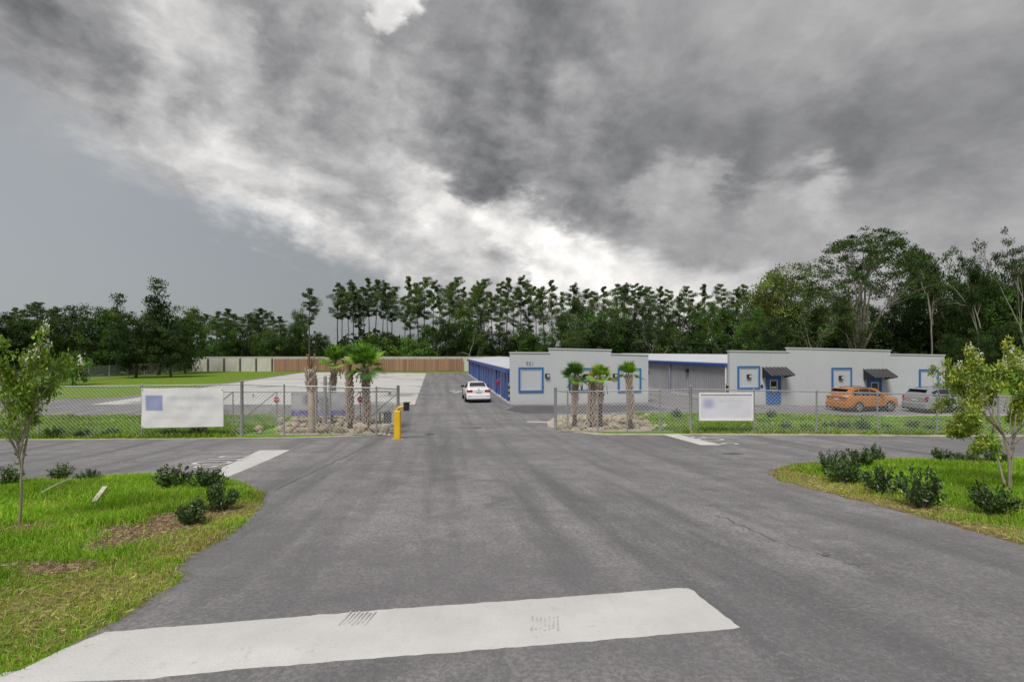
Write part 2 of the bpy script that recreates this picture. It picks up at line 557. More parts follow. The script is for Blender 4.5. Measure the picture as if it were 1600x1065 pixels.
M['wall'] = pmat('painted_block_wall', (0.51, 0.53, 0.545), (0.46, 0.48, 0.495), 0.35, 0.8, bump=0.12, bscale=60, stretch=(1, 1, 0.6))


def wall_mat():
    m_, n, b, t = newmat('painted_wall')
    p = n.n('ShaderNodeTexCoord').outputs['Object']
    c = n.mix(n.ramp(n.noise(p, 0.35, 5, 0.6), 0.3, 0.7), (0.53, 0.55, 0.565), (0.47, 0.49, 0.505))
    c = n.mix(n.ramp(n.noise(n.vm('MULTIPLY', p, (2.2, 1, 0.16)), 1.6, 6, 0.65), 0.55, 0.85, 0, 0.30), c, (0.36, 0.365, 0.36))
    z = n.sep(p)[2]
    c = n.mix(n.m('MULTIPLY', n.ramp(z, 0.55, 0.0, 0, 0.5), n.noise(p, 1.8, 6, 0.7)), c, (0.30, 0.28, 0.25))
    n.put(b.inputs['Base Color'], c)
    b.inputs['Roughness'].default_value = 0.8
    bn = n.n('ShaderNodeBump')
    bn.inputs['Strength'].default_value = 0.25
    bn.inputs['Distance'].default_value = 0.02
    n.put(bn.inputs['Height'], n.noise(p, 30, 5, 0.65))
    n.put(b.inputs['Normal'], bn.outputs[0])
    return m_


M['wall'] = wall_mat()
M['coping'] = pmat('wall_coping', (0.58, 0.60, 0.60), None, 1, 0.6)
M['trim'] = pmat('blue_trim', (0.045, 0.14, 0.33), (0.05, 0.155, 0.36), 2, 0.5)
M['halo'] = pmat('pale_blue_edge_halo', (0.42, 0.52, 0.66), None, 2, 0.6)  # sharpening halo inside the blue frames, painted as a pale colour
M['blue'] = pmat('blue_paint', (0.020, 0.070, 0.33), (0.03, 0.09, 0.37), 2, 0.4)
M['door'] = pmat('blue_door_paint', (0.03, 0.14, 0.45), (0.04, 0.16, 0.49), 2, 0.4)
M['rollup'] = pmat('roll_up_door', (0.040, 0.100, 0.33), (0.06, 0.14, 0.44), 1.2, 0.45)
M['pilaster'] = pmat('lilac_grey_metal', (0.29, 0.30, 0.39), (0.24, 0.25, 0.34), 1.2, 0.5)
M['siding'] = pmat('grey_metal_siding', (0.36, 0.355, 0.37), (0.31, 0.305, 0.325), 0.6, 0.5, spec=0.5)
M['roof'] = pmat('white_metal_roof', (0.62, 0.63, 0.66), (0.54, 0.55, 0.58), 0.3, 0.45)
M['whitepaint'] = pmat('white_paint', (0.78, 0.78, 0.77), (0.70, 0.70, 0.69), 2, 0.55)
M['awning'] = pmat('dark_seam_metal', (0.075, 0.07, 0.075), (0.10, 0.095, 0.10), 2, 0.4, metal=0.3)
M['black'] = pmat('black_plastic', (0.015, 0.015, 0.017), (0.03, 0.03, 0.03), 4, 0.45)
M['lens'] = pmat('pale_lens', (0.6, 0.58, 0.52), None, 4, 0.3)
M['glass'] = pmat('dark_glass', (0.012, 0.014, 0.02), (0.02, 0.022, 0.03), 2, 0.08, spec=0.8)
M['galv'] = pmat('galvanised_steel', (0.42, 0.425, 0.43), (0.30, 0.305, 0.31), 8, 0.5, metal=0.35)
M['wire'] = pmat('chain_link_wire', (0.60, 0.61, 0.61), (0.52, 0.53, 0.53), 8, 0.5, metal=0.0)
M['yellow'] = pmat('yellow_enamel', (0.78, 0.50, 0.02), (0.68, 0.42, 0.02), 3, 0.45)
M['red'] = pmat('stop_red', (0.45, 0.02, 0.02), (0.38, 0.02, 0.02), 3, 0.4)
M['green_box'] = pmat('grey_green_box', (0.11, 0.14, 0.135), (0.09, 0.11, 0.11), 3, 0.5)
M['numeral'] = pmat('faded_numeral', (0.26, 0.255, 0.235), None, 4, 0.7)
M['wood'] = tintmat('cedar_boards', (0.40, 0.225, 0.15), 0.85, 3.0, (6, 6, 0.7), 0.4)
M['vinyl'] = pmat('weathered_white_panel', (0.62, 0.61, 0.55), (0.50, 0.49, 0.42), 0.8, 0.7, stretch=(1, 1, 0.4))
M['fencepost'] = pmat('dark_fence_post', (0.10, 0.09, 0.075), None, 3, 0.8)
M['rock'] = pmat('limestone', (0.47, 0.40, 0.305), (0.24, 0.195, 0.14), 3.0, 0.95, bump=1.0, bscale=9)
M['bark'] = pmat('pine_bark', (0.13, 0.10, 0.078), (0.07, 0.055, 0.045), 6, 0.9, bump=0.6, bscale=20, stretch=(2, 2, 0.5))
M['pale_bark'] = pmat('pale_bark', (0.33, 0.29, 0.245), (0.15, 0.13, 0.105), 2.2, 0.9, bump=0.9, bscale=14, stretch=(2, 2, 0.5))
M['myrtle_bark'] = pmat('crape_myrtle_bark', (0.44, 0.38, 0.31), (0.24, 0.195, 0.15), 9, 0.85, bump=0.4, bscale=40, stretch=(3, 3, 0.4))
M['palm_bark'] = pmat('palm_bark', (0.10, 0.075, 0.06), (0.05, 0.04, 0.033), 9, 0.95, bump=0.8, bscale=30)
M['boot'] = pmat('palm_leaf_base', (0.50, 0.42, 0.34), (0.34, 0.27, 0.22), 6, 0.9, bump=0.5, bscale=30)
M['straw'] = pmat('dry_frond', (0.36, 0.26, 0.15), (0.22, 0.155, 0.09), 5, 0.9)
M['leaf'] = leafmat('broadleaf', (1, 1, 1), 0.30)
M['needle'] = leafmat('needles', (1, 1, 1), 0.25)
M['gloss'] = leafmat('glossy_leaf', (1, 1, 1), 0.15, 0.35, 0.5)
M['blade'] = leafmat('grass_blade', (1, 1, 1), 0.35, 0.6, 0.2)
M['petal'] = pmat('white_petals', (0.82, 0.80, 0.74), (0.72, 0.69, 0.60), 9, 0.8)
M['stick'] = pmat('bleached_wood', (0.62, 0.57, 0.5), (0.48, 0.43, 0.37), 9, 0.8)

# ------------------------------------------------------------------ ground sheets
def inside(poly, x, y):
    c = False
    j = len(poly) - 1
    for i in range(len(poly)):
        xi, yi = poly[i]
        xj, yj = poly[j]
        if (yi > y) != (yj > y) and x < (xj - xi) * (y - yi) / (yj - yi) + xi:
            c = not c
        j = i
    return c


def clip_cell(poly, x0, x1, y0, y1):
    for ax, lim, sg in ((0, x0, 1), (0, x1, -1), (1, y0, 1), (1, y1, -1)):
        out = []
        for i in range(len(poly)):
            p, q = poly[i - 1], poly[i]
            ip, iq = (p[ax] - lim) * sg >= 0, (q[ax] - lim) * sg >= 0
            if ip != iq:
                t_ = (lim - p[ax]) / (q[ax] - p[ax])
                out.append((p[0] + t_ * (q[0] - p[0]), p[1] + t_ * (q[1] - p[1])))
            if iq:
                out.append(q)
        poly = out
        if len(poly) < 3:
            return []
    return poly


def edge_dist(poly, x, y):
    best = 1e9
    for k in range(len(poly)):
        (x1, y1), (x2, y2) = poly[k - 1], poly[k]
        dx_, dy_ = x2 - x1, y2 - y1
        t_ = max(0, min(1, ((x - x1) * dx_ + (y - y1) * dy_) / (dx_ * dx_ + dy_ * dy_ + 1e-9)))
        best = min(best, math.hypot(x - x1 - t_ * dx_, y - y1 - t_ * dy_))
    return best


def rough(pts, step, amp, seed):
    """an open line with a ragged edge"""
    rng_ = random.Random(seed)
    out_ = []
    for p, q in zip(pts[:-1], pts[1:]):
        n_ = max(1, int(math.hypot(q[0] - p[0], q[1] - p[1]) / step))
        for i in range(n_):
            t_ = i / n_
            a_ = rng_.gauss(0, amp)
            out_.append((p[0] + (q[0] - p[0]) * t_ + a_, p[1] + (q[1] - p[1]) * t_ + rng_.gauss(0, amp)))
    return out_ + [pts[-1]]


def sheet(poly, off, step, mat, attr=None, rim=0.0165):
    """a polygon laid on the terrain, cut on a global grid"""
    if sum((poly[k][0] - poly[k - 1][0]) * (poly[k][1] + poly[k - 1][1]) for k in range(len(poly))) > 0:
        poly = poly[::-1]
    xs, ys = [p[0] for p in poly], [p[1] for p in poly]
    i0, i1 = math.floor(min(xs) / step), math.ceil(max(xs) / step)
    j0, j1 = math.floor(min(ys) / step), math.ceil(max(ys) / step)
    edge = set()
    for k in range(len(poly)):
        p, q = poly[k - 1], poly[k]
        n_ = int(math.hypot(q[0] - p[0], q[1] - p[1]) / step * 8) + 2
        for s_ in range(n_ + 1):
            x, y = p[0] + (q[0] - p[0]) * s_ / n_, p[1] + (q[1] - p[1]) * s_ / n_
            for ex in (-0.02, 0.02):
                for ey in (-0.02, 0.02):
                    edge.add((math.floor(x / step + ex), math.floor(y / step + ey)))
    vid, vs, fs = {}, [], []

    onedge = False

    def V(x, y):
        k = (round(x, 4), round(y, 4))
        if k not in vid:
            vid[k] = len(vs)
            on_rim = onedge and edge_dist(poly, x, y) < 0.004
            vs.append((x, y, gz(x, y) + (min(off, rim) if on_rim else off)))
        return vid[k]
    for i in range(i0, i1):
        for j in range(j0, j1):
            a, b, c, d = i * step, (i + 1) * step, j * step, (j + 1) * step
            onedge = (i, j) in edge
            if onedge:
                pl = clip_cell(poly, a, b, c, d)
                ids = []
                for p in pl:
                    v_ = V(*p)
                    if not ids or ids[-1] != v_:
                        ids.append(v_)
                if len(ids) > 1 and ids[0] == ids[-1]:
                    ids.pop()
                if len(set(ids)) >= 3 and len(set(ids)) == len(ids):
                    fs.append(tuple(ids))
            elif inside(poly, (a + b) / 2, (c + d) / 2):
                fs.append((V(a, c), V(b, c), V(b, d), V(a, d)))
    me = bpy.data.meshes.new('mesh')
    me.from_pydata(vs, [], fs)
    me.materials.append(mat)
    if attr:
        a_ = me.attributes.new('soil', 'FLOAT_VECTOR', 'POINT')
        a_.data.foreach_set('vector', np.array([attr(v_[0], v_[1]) for v_ in vs], np.float32).ravel())
    me.validate()
    me.update()
    # every sheet faces up
    if me.polygons and sum(p.normal.z * p.area for p in me.polygons) < 0:
        me.flip_normals()
    me.shade_smooth()
    return me


def line_grid():
    xs = sorted(set([-3000, -1200, -500, -220] + list(range(-120, 121, 2)) + [220, 500, 1200, 3000]))
    ys = sorted(set([-1500, -400, -120, -60] + list(range(-30, 34, 1)) + list(range(34, 140, 4)) + [160, 220, 400, 1000, 4000]))
    return xs, ys


gx, gy = line_grid()
vs = [(x, y, gz(x, y)) for y in gy for x in gx]
nx = len(gx)
fs = [(j * nx + i, j * nx + i + 1, (j + 1) * nx + i + 1, (j + 1) * nx + i) for j in range(len(gy) - 1) for i in range(nx - 1)]
me = bpy.data.meshes.new('mesh')
me.from_pydata(vs, [], fs)
me.materials.append(M['field'])
me.shade_smooth()
O('ground', me, kind='structure')

A = at
asphalt_poly = [(-60, -14), (60, -14), (60, 20), (48, 44), (36, 90), (-8, 92), A(478, 581), A(440, 584.5), A(350, 598), A(240, 613), A(180, 621), A(60, 622.5), A(-120, 625), (-48, 40), (-60, 20)]
O('asphalt_drive', sheet(asphalt_poly, 0.016, 1.0, M['asphalt'], rim=-0.02), kind='structure')
pad_poly = [A(142, 632), A(648, 632), A(666, 583), A(478, 581.5)]
O('concrete_pad', sheet(pad_poly, 0.05, 2.0, M['pad']), kind='structure')

left_edge = [(130, 1003), (205, 958), (262, 922), (283, 908), (281, 900), (262, 896), (300, 870), (345, 846), (375, 823), (402, 798), (413, 785), (410, 772), (393, 763), (365, 755), (340, 750), (300, 747), (230, 746), (150, 748), (60, 753), (0, 757)]
left_poly = [(-30, 2.2), (-9, 2.1), (-4.6, 2.9)] + rough([A(20, 1054)] + [A(*p) for p in left_edge], 0.16, 0.022, 1) + [(-26, at(0, 757)[1] - 0.3)]
right_edge = [(1700, 884), (1600, 853), (1520, 831), (1450, 812), (1390, 795), (1330, 780), (1260, 763), (1222, 752), (1204, 741), (1212, 734), (1240, 728), (1300, 724), (1370, 721), (1480, 719.5), (1600, 719)]
right_poly = [(30, 2.2), (9.5, 3.0)] + rough([A(*p) for p in right_edge], 0.2, 0.03, 2) + [(30, at(1600, 719)[1])]


def ell(px, py, rx, ry):
    """an ellipse on the ground, given by photo pixels, as a falloff function"""
    c, e, n_ = A(px, py), A(px + rx, py), A(px, py - ry)
    a_, b_ = abs(e[0] - c[0]), max(0.05, abs(n_[1] - c[1]))
    return lambda x, y: max(0.0, 1.25 - math.hypot((x - c[0]) / a_, (y - c[1]) / b_))


soils = [ell(245, 825, 75, 26), ell(200, 850, 60, 16), ell(60, 893, 110, 12), ell(300, 812, 60, 22), ell(30, 832, 42, 12)]
dries_l = [ell(370, 800, 60, 40), ell(120, 940, 190, 60), ell(300, 855, 80, 28)]
dries_r = [ell(1240, 745, 50, 22), ell(1330, 768, 90, 20), ell(1440, 800, 90, 18), ell(1540, 832, 90, 16)]


def soil_left(x, y):
    s_ = max(f(x, y) for f in soils)
    d_ = max(f(x, y) for f in dries_l)
    return (min(1, s_ * 1.1), min(1, d_ * 0.75), 0)


def soil_right(x, y):
    d_ = max(f(x, y) for f in dries_r)
    e_ = max(0.0, 0.75 - edge_dist(right_poly, x, y)) if y < 15.5 else 0
    return (min(1, e_ * 0.7), min(1, max(d_ * 0.9, e_)), 0)


O('lawn', sheet(left_poly, 0.035, 0.25, M['lawn'], soil_left), kind='structure')
O('lawn', sheet(right_poly, 0.035, 0.25, M['lawn'], soil_right), kind='structure')

strip_l = [(-34, at(100, 652)[1])] + rough([A(100, 652), A(430, 651), A(520, 651), A(609, 653), A(612, 664), A(606, 677), A(560, 681), A(444, 684), A(300, 685), A(100, 687)], 0.4, 0.06, 3) + [(-34, at(100, 688)[1])]
strip_r = [A(866, 660), A(880, 650), A(1020, 648.5), A(1180, 648.5), A(1480, 648.5), (40, at(1480, 648)[1]), (40, at(1480, 680)[1])] + rough([A(1500, 680.5), A(1400, 680), A(1276, 678.5), A(1140, 678), A(1040, 678.5), A(940, 678), A(890, 672), A(868, 668)], 0.4, 0.07, 4)


def grow(poly, d):
    cx_, cy_ = sum(p[0] for p in poly) / len(poly), sum(p[1] for p in poly) / len(poly)
    return [(x + (d if x > cx_ else -d), y + (d if y > cy_ else -d)) for x, y in poly]


O('sandy_verge', sheet(grow(strip_r, 0.35), 0.030, 1.0, M['sand']), kind='structure')
O('sandy_verge', sheet(grow(strip_l, 0.12), 0.030, 1.0, M['sand']), kind='structure')
O('grass_verge', sheet(strip_l, 0.045, 0.5, M['lawn'], lambda x, y: (0, 0.15, 0)), kind='structure')
O('grass_verge', sheet(strip_r, 0.045, 0.5, M['lawn'], lambda x, y: (0, 0.1, 0)), kind='structure')

# ------------------------------------------------------------------ road markings, patches, seams
bar = [A(-40, 1073), A(165, 990), A(400, 971), A(620, 953), A(850, 937), A(1060, 920.5), A(1077, 921), A(1157, 983), A(1120, 987), A(880, 1008), A(650, 1026), A(400, 1046), A(240, 1062), A(200, 1075)]
O('stop_line', sheet(rough(bar, 0.07, 0.0045, 9)[:-1], 0.024, 0.25, M['paint']), kind='structure')
O('stop_line', sheet([A(333, 737), A(405, 704), A(453, 703), A(350, 748)], 0.024, 0.5, M['paint']), kind='structure')
O('stop_line', sheet([A(1033, 678.5), A(1058, 678.5), A(1127, 695.5), A(1095, 695.5)], 0.036, 0.5, M['paint']), kind='structure')
O('asphalt_patch', sheet([A(790, 641), A(806, 634), A(1010, 632.5), A(1040, 640), A(930, 646), A(820, 646)], 0.024, 1.0, M['fresh']), kind='structure')
for px, py in ((556, 969), (848, 977)):       # tyre scuffs on the big stop line
    c = A(px, py)
    for k in range(7):
        x0 = c[0] + (k - 3) * 0.036
        w_ = 0.016
        y0, y1 = c[1] - 0.14 + 0.02 * (k % 3), c[1] + 0.13 - 0.025 * (k % 2)
        O('tyre_mark', sheet([(x0, y0), (x0 + w_, y0), (x0 + w_ + 0.02, y1), (x0 + 0.02, y1)], 0.0275, 0.5, M['rubber'], rim=1), kind='structure')


def ribbon(pts, w, off, mat, name, seed=0):
    rng = random.Random(seed)
    L_, R_ = [], []
    for i, p in enumerate(pts):
        a_, b_ = pts[max(0, i - 1)], pts[min(len(pts) - 1, i + 1)]
        d = Vector((b_[0] - a_[0], b_[1] - a_[1])).normalized()
        ww = w * rng.uniform(0.5, 1.3) * (0.3 if i in (0, len(pts) - 1) else 1)
        L_.append((p[0] - d.y * ww, p[1] + d.x * ww))
        R_.append((p[0] + d.y * ww, p[1] - d.x * ww))
    O(name, sheet(L_ + R_[::-1], off, 0.5, mat, rim=1), kind='structure')


def wob(p, q, n_, amp, seed):
    rng = random.Random(seed)
    return [(p[0] + (q[0] - p[0]) * i / n_ + rng.uniform(-amp, amp), p[1] + (q[1] - p[1]) * i / n_ + rng.uniform(-amp, amp)) for i in range(n_ + 1)]


ribbon(wob(A(430, 766), A(510, 728), 10, 0.03, 1) + wob(A(516, 725), A(584, 691), 9, 0.04, 2), 0.012, 0.0225, M['tar'], 'asphalt_seam', 3)
ribbon(wob(A(1118, 805), A(1215, 848), 16, 0.05, 4), 0.006, 0.0225, M['tar'], 'asphalt_crack', 5)
ribbon(wob(A(1225, 850), A(1345, 888), 14, 0.05, 6), 0.005, 0.0225, M['tar'], 'asphalt_crack', 7)
for px, py, rx, ry in ((672, 678.5, 8, 1.3), (746, 668.5, 7, 1.2), (1290, 868, 6, 3), (1145, 709, 16, 1.5)):
    O('tar_blot', sheet([A(px + rx * math.cos(a) * (1 + 0.3 * math.sin(3 * a)), py + ry * math.sin(a)) for a in np.linspace(0, 2 * math.pi, 12, endpoint=False)], 0.0235, 0.5, M['tar'], rim=1), kind='structure')
O('parking_line', sheet([A(823, 658.5), A(866, 659.5), A(866, 661), A(823, 659.7)], 0.0245, 1.0, M['paint'], rim=1), kind='structure')
for px, py in ((706, 610.5), (718, 611.2), (712, 613)):
    O('utility_mark', sheet([A(px - 4, py), A(px + 5, py - 0.5), A(px + 5, py + 0.5), A(px - 4, py + 0.8)], 0.0245, 1.0, M['paint'], rim=1), kind='structure')
for nm, c, up in (('left', A(337, 722), -90), ('right', A(1117, 688.5), 90)):
    t_ = text_mesh('STOP', 1.35, M['paint'])
    for v in t_.vertices:      # letters point the way the traffic goes
        x, y = v.co.x * 0.75, v.co.y * 1.15
        X, Y = (c[0] + y, c[1] - x) if up < 0 else (c[0] - y, c[1] + x)
        v.co = (X, Y, gz(X, Y) + 0.028)
    O('stop_lettering', t_, kind='structure')

# ------------------------------------------------------------------ buildings
YAW = math.atan(117.0 / FPX)         # the site is turned this much against the view
CYW, SYW = math.cos(YAW), math.sin(YAW)


class Face:
    """a facade plane through origin (ox, oy) running right along the site axis: pixels to local u and z"""
    def __init__(s, px, py_base, h):
        y = h * FPX / (py_base - HY)
        s.o = ((px - CX) / FPX * y, y)

    def u(s, px):
        k = (px - CX) / FPX
        return (k * s.o[1] - s.o[0]) / (CYW - k * SYW)

    def z(s, px, py):
        y = s.o[1] + SYW * s.u(px)
        return CZ - (py - HY) / FPX * y

    def rect(s, x0, y0, x1, y1):
        xm = (x0 + x1) / 2
        return s.u(x0), s.u(x1), s.z(xm, y1), s.z(xm, y0)


def frame_bars(mb, u0, u1, z0, z1, w, y0, y1):
    mb.span((u0, y0, z1 - w), (u1, y1, z1))
    mb.span((u0, y0, z0), (u1, y1, z0 + w))
    mb.span((u0, y0, z0 + w), (u0 + w, y1, z1 - w))
    mb.span((u1 - w, y0, z0 + w), (u1, y1, z1 - w))
    return mb


def window_blank(root, F, rect, light=None):
    """blue framed blind window on the wall"""
    u0, u1, z0, z1 = F.rect(*rect)
    fr = O('window_frame', frame_bars(MB(), u0, u1, z0, z1, 0.13, -0.07, 0.001).mesh(M['trim']), root)
    O('edge_halo', frame_bars(MB(), u0 + 0.13, u1 - 0.13, z0 + 0.13, z1 - 0.13, 0.08, -0.045, 0.0015).mesh(M['halo']), fr)  # pale bars stand in for the bright halo along the frame
    O('blind_panel', MB().span((u0 + 0.21, -0.018, z0 + 0.21), (u1 - 0.21, 0.002, z1 - 0.21)).mesh(M['wall']), fr)


def wall_light(root, u, z):
    mb = MB().bevbox((u - 0.17, -0.16, z - 0.14), (u + 0.17, 0.0, z + 0.15), 0.03)
    b = O('wall_light', mb.mesh(M['black']), root)
    O('lens', MB().span((u - 0.04, -0.18, z - 0.09), (u + 0.13, -0.158, z + 0.08)).mesh(M['lens']), b)


def side_light(root, v, z, u=0.0):
    mb = MB().bevbox((u - 0.18, v - 0.18, z - 0.14), (u, v + 0.18, z + 0.15), 0.03)
    O('wall_light', mb.mesh(M['black']), root)


def corner_guard(root, u, v, z0, z1):
    mb = MB()
    n_ = 6
    for k in range(n_):
        mb.cur = k % 2
        a, b = z0 + (z1 - z0) * k / n_, z0 + (z1 - z0) * (k + 1) / n_
        mb.span((u - 0.075, v - 0.075, a), (u + 0.075, v + 0.075, b))
    O('corner_guard', mb.mesh([M['black'], M['boot']]), root)


def seams(root, outline, us, zs, name='wall_seam'):
    pass


# ---- storage block in the middle
F1 = Face(797, 632, CZ - gz(0, 36))
B1 = O('storage_building', None, loc=(F1.o[0], F1.o[1], 0), rz=YAW, label='long white roofed storage block with blue side doors, behind the parked white sedan', cat='building')
u_r = F1.u(1013)
L1 = 50.0
uA, uB = F1.u(858.5), F1.u(955)
zt = [F1.z(800, 551.5), F1.z(858, 551.8), F1.z(860, 545.3), F1.z(955, 547.6), F1.z(956, 553.6), F1.z(1012, 555)]
out = [(0, -0.4), (u_r, -0.4), (u_r, zt[5]), (uB, zt[4]), (uB, zt[3]), (uA, zt[2]), (uA, zt[1]), (0, zt[0])]
O('facade', MB().prism(out, 1, 0.0, 0.28).mesh(M['wall']), B1)
cp = MB()
for (a, za, b, zb) in ((0, zt[0], uA, zt[1]), (uA, zt[2], uB, zt[3]), (uB, zt[4], u_r, zt[5])):
    cp.prism([(a - 0.04, za + 0.002), (b + 0.04, zb + 0.002), (b + 0.04, zb + 0.09), (a - 0.04, za + 0.09)], 1, -0.05, 0.33)
O('coping', cp.mesh(M['coping']), B1)
for k, z in enumerate((1.22, 2.44)):
    sm = MB().span((0.01, -0.004, z), (u_r - 0.01, 0.001, z + 0.014))
    O('wall_seam', sm.mesh(M['coping']), B1)
for r_ in ((810, 573.5, 849, 612.5), (889, 574.5, 927.5, 611.5), (965, 575, 1001.5, 612)):
    window_blank(B1, F1, r_)
wall_light(B1, F1.u(855), F1.z(855, 586.5))
wall_light(B1, F1.u(960.5), F1.z(960, 586.5))
nt_ = text_mesh('951', 0.42, M['numeral'], 0.01)
no = O('house_number', nt_, B1, loc=(F1.u(828), -0.012, F1.z(828, 568)))
no.rotation_euler = (R(90), 0, 0)
ze = F1.z(796.6, 576.2)          # eave
zr = ze + 0.36                   # ridge
gab = [(0.06, -0.4), (u_r - 0.05, -0.4), (u_r - 0.05, ze - 0.05), (u_r / 2, zr - 0.05), (0.06, ze - 0.05)]
body = MB().prism(gab, 1, 0.28, L1)
O('side_wall', body.mesh(M['pilaster']), B1)
rf = MB()
rf.prism([(-0.18, ze), (u_r / 2, zr + 0.02), (u_r + 0.12, ze), (u_r + 0.12, ze + 0.05), (u_r / 2, zr + 0.08), (-0.18, ze + 0.05)], 1, 0.30, L1 + 0.2)
roof = O('roof', rf.mesh(M['roof']), B1)
sm = MB()
for k in range(40):
    v = 0.9 + k * 1.22
    for (ua, za, ub, zb) in ((-0.16, ze + 0.05, u_r / 2 - 0.02, zr + 0.078),):
        sm.prism([(ua, za), (ub, zb), (ub, zb + 0.03), (ua, za + 0.03)], 1, v, v + 0.035)
O('standing_seam', sm.mesh(M['roof']), roof, kind='stuff')
O('gutter', MB().span((-0.24, 0.30, ze - 0.30), (-0.02, L1 + 0.1, ze - 0.003)).mesh(M['blue']), B1)
O('base_trim', MB().span((-0.04, 0.30, -0.1), (0.058, L1, 0.13)).mesh(M['whitepaint']), B1)
# roll-up doors: narrow pairs and wide ones in turn, each set back behind a pilaster
v = 1.0
k = 0
while v < L1 - 3:
    w_ = (1.15, 2.5, 1.15, 2.5, 2.9)[k % 5]
    d = O('roll_up_door', MB().span((0.0, v, 0.141), (0.055, v + w_, 2.12)).mesh(M['rollup']), B1)
    rb = MB()
    for q in range(9):
        rb.span((-0.006, v + 0.04, 0.25 + q * 0.2), (-0.001, v + w_ - 0.04, 0.29 + q * 0.2))
    O('door_rib', rb.mesh(M['rollup']), d)
    O('door_header', MB().span((-0.03, v - 0.06, 2.12), (0.055, v + w_ + 0.06, 2.26)).mesh(M['blue']), d)
    O('jamb', MB().span((0.02, v + w_, 0.141), (0.05, v + w_ + 0.12, 2.118)).mesh(M['whitepaint']), B1)
    if k % 3 == 2:
        O('downspout', MB().tube([(-0.13, v + w_ + 0.38, ze - 0.3), (-0.06, v + w_ + 0.38, ze - 0.6), (-0.06, v + w_ + 0.38, 0.16)], 0.05, 6).mesh(M['blue']), B1)
    v += w_ + (0.7, 1.35)[k % 2]
    k += 1
corner_guard(B1, -0.02, 0.12, 0.35, 1.55)
corner_guard(B1, u_r + 0.05, 0.45, 0.45, 1.5)
O('service_box', MB().bevbox((u_r + 0.001, 0.25, F1.z(1013, 585)), (u_r + 0.2, 0.6, F1.z(1013, 579)), 0.03).mesh(M['blue']), B1)
# extinguisher by the third door
p_ = Vector((-0.16, 6.4, 1.25))
ex = MB().tube([p_ + Vector((0, 0, a)) for a in (-0.3, -0.25, 0.12, 0.2, 0.24)], [0.06, 0.09, 0.09, 0.05, 0.03], 8)
ex.box(p_ + Vector((0.03, 0, 0.28)), (0.14, 0.05, 0.05)).span((-0.11, 6.36, 1.2), (0.061, 6.44, 1.26))
exo = O('fire_extinguisher', ex.mesh(M['red'], True, angle=R(40)), loc=(F1.o[0], F1.o[1], 0), rz=YAW, label='red fire extinguisher hung on the blue side of the storage block', cat='extinguisher')

# ---- office block on the right
F2 = Face(1140, 630, CZ)
B2 = O('office_building', None, loc=(F2.o[0], F2.o[1], 0), rz=YAW, label='pale grey office building with two blue doors under dark awnings', cat='building')
u_r2 = F2.u(1476)
ua, ub = F2.u(1232), F2.u(1391.5)
zt = [F2.z(1142, 549), F2.z(1231, 550.2), F2.z(1232, 544.2), F2.z(1391, 548.3), F2.z(1392, 554), F2.z(1475, 555.6)]
out = [(0, -0.8), (u_r2, -0.8), (u_r2, zt[5]), (ub, zt[4]), (ub, zt[3]), (ua, zt[2]), (ua, zt[1]), (0, zt[0])]
O('facade', MB().prism(out, 1, 0.0, 0.28).mesh(M['wall']), B2)
cp = MB()
for (a, za, b, zb) in ((0, zt[0], ua, zt[1]), (ua, zt[2], ub, zt[3]), (ub, zt[4], u_r2, zt[5])):
    cp.prism([(a - 0.04, za + 0.002), (b + 0.04, zb + 0.002), (b + 0.04, zb + 0.09), (a - 0.04, za + 0.09)], 1, -0.05, 0.33)
O('coping', cp.mesh(M['coping']), B2)
for z in (1.15, 2.37):
    O('wall_seam', MB().span((0.01, -0.004, z), (u_r2 - 0.01, 0.001, z + 0.014)).mesh(M['coping']), B2)
for r_ in ((1152, 571.5, 1187, 608), (1299, 574, 1330.5, 610), (1435.5, 576.5, 1466, 611)):
    window_blank(B2, F2, r_)
wall_light(B2, F2.u(1169.5), F2.z(1169, 587.5))
wall_light(B2, F2.u(1313), F2.z(1313, 589.5))


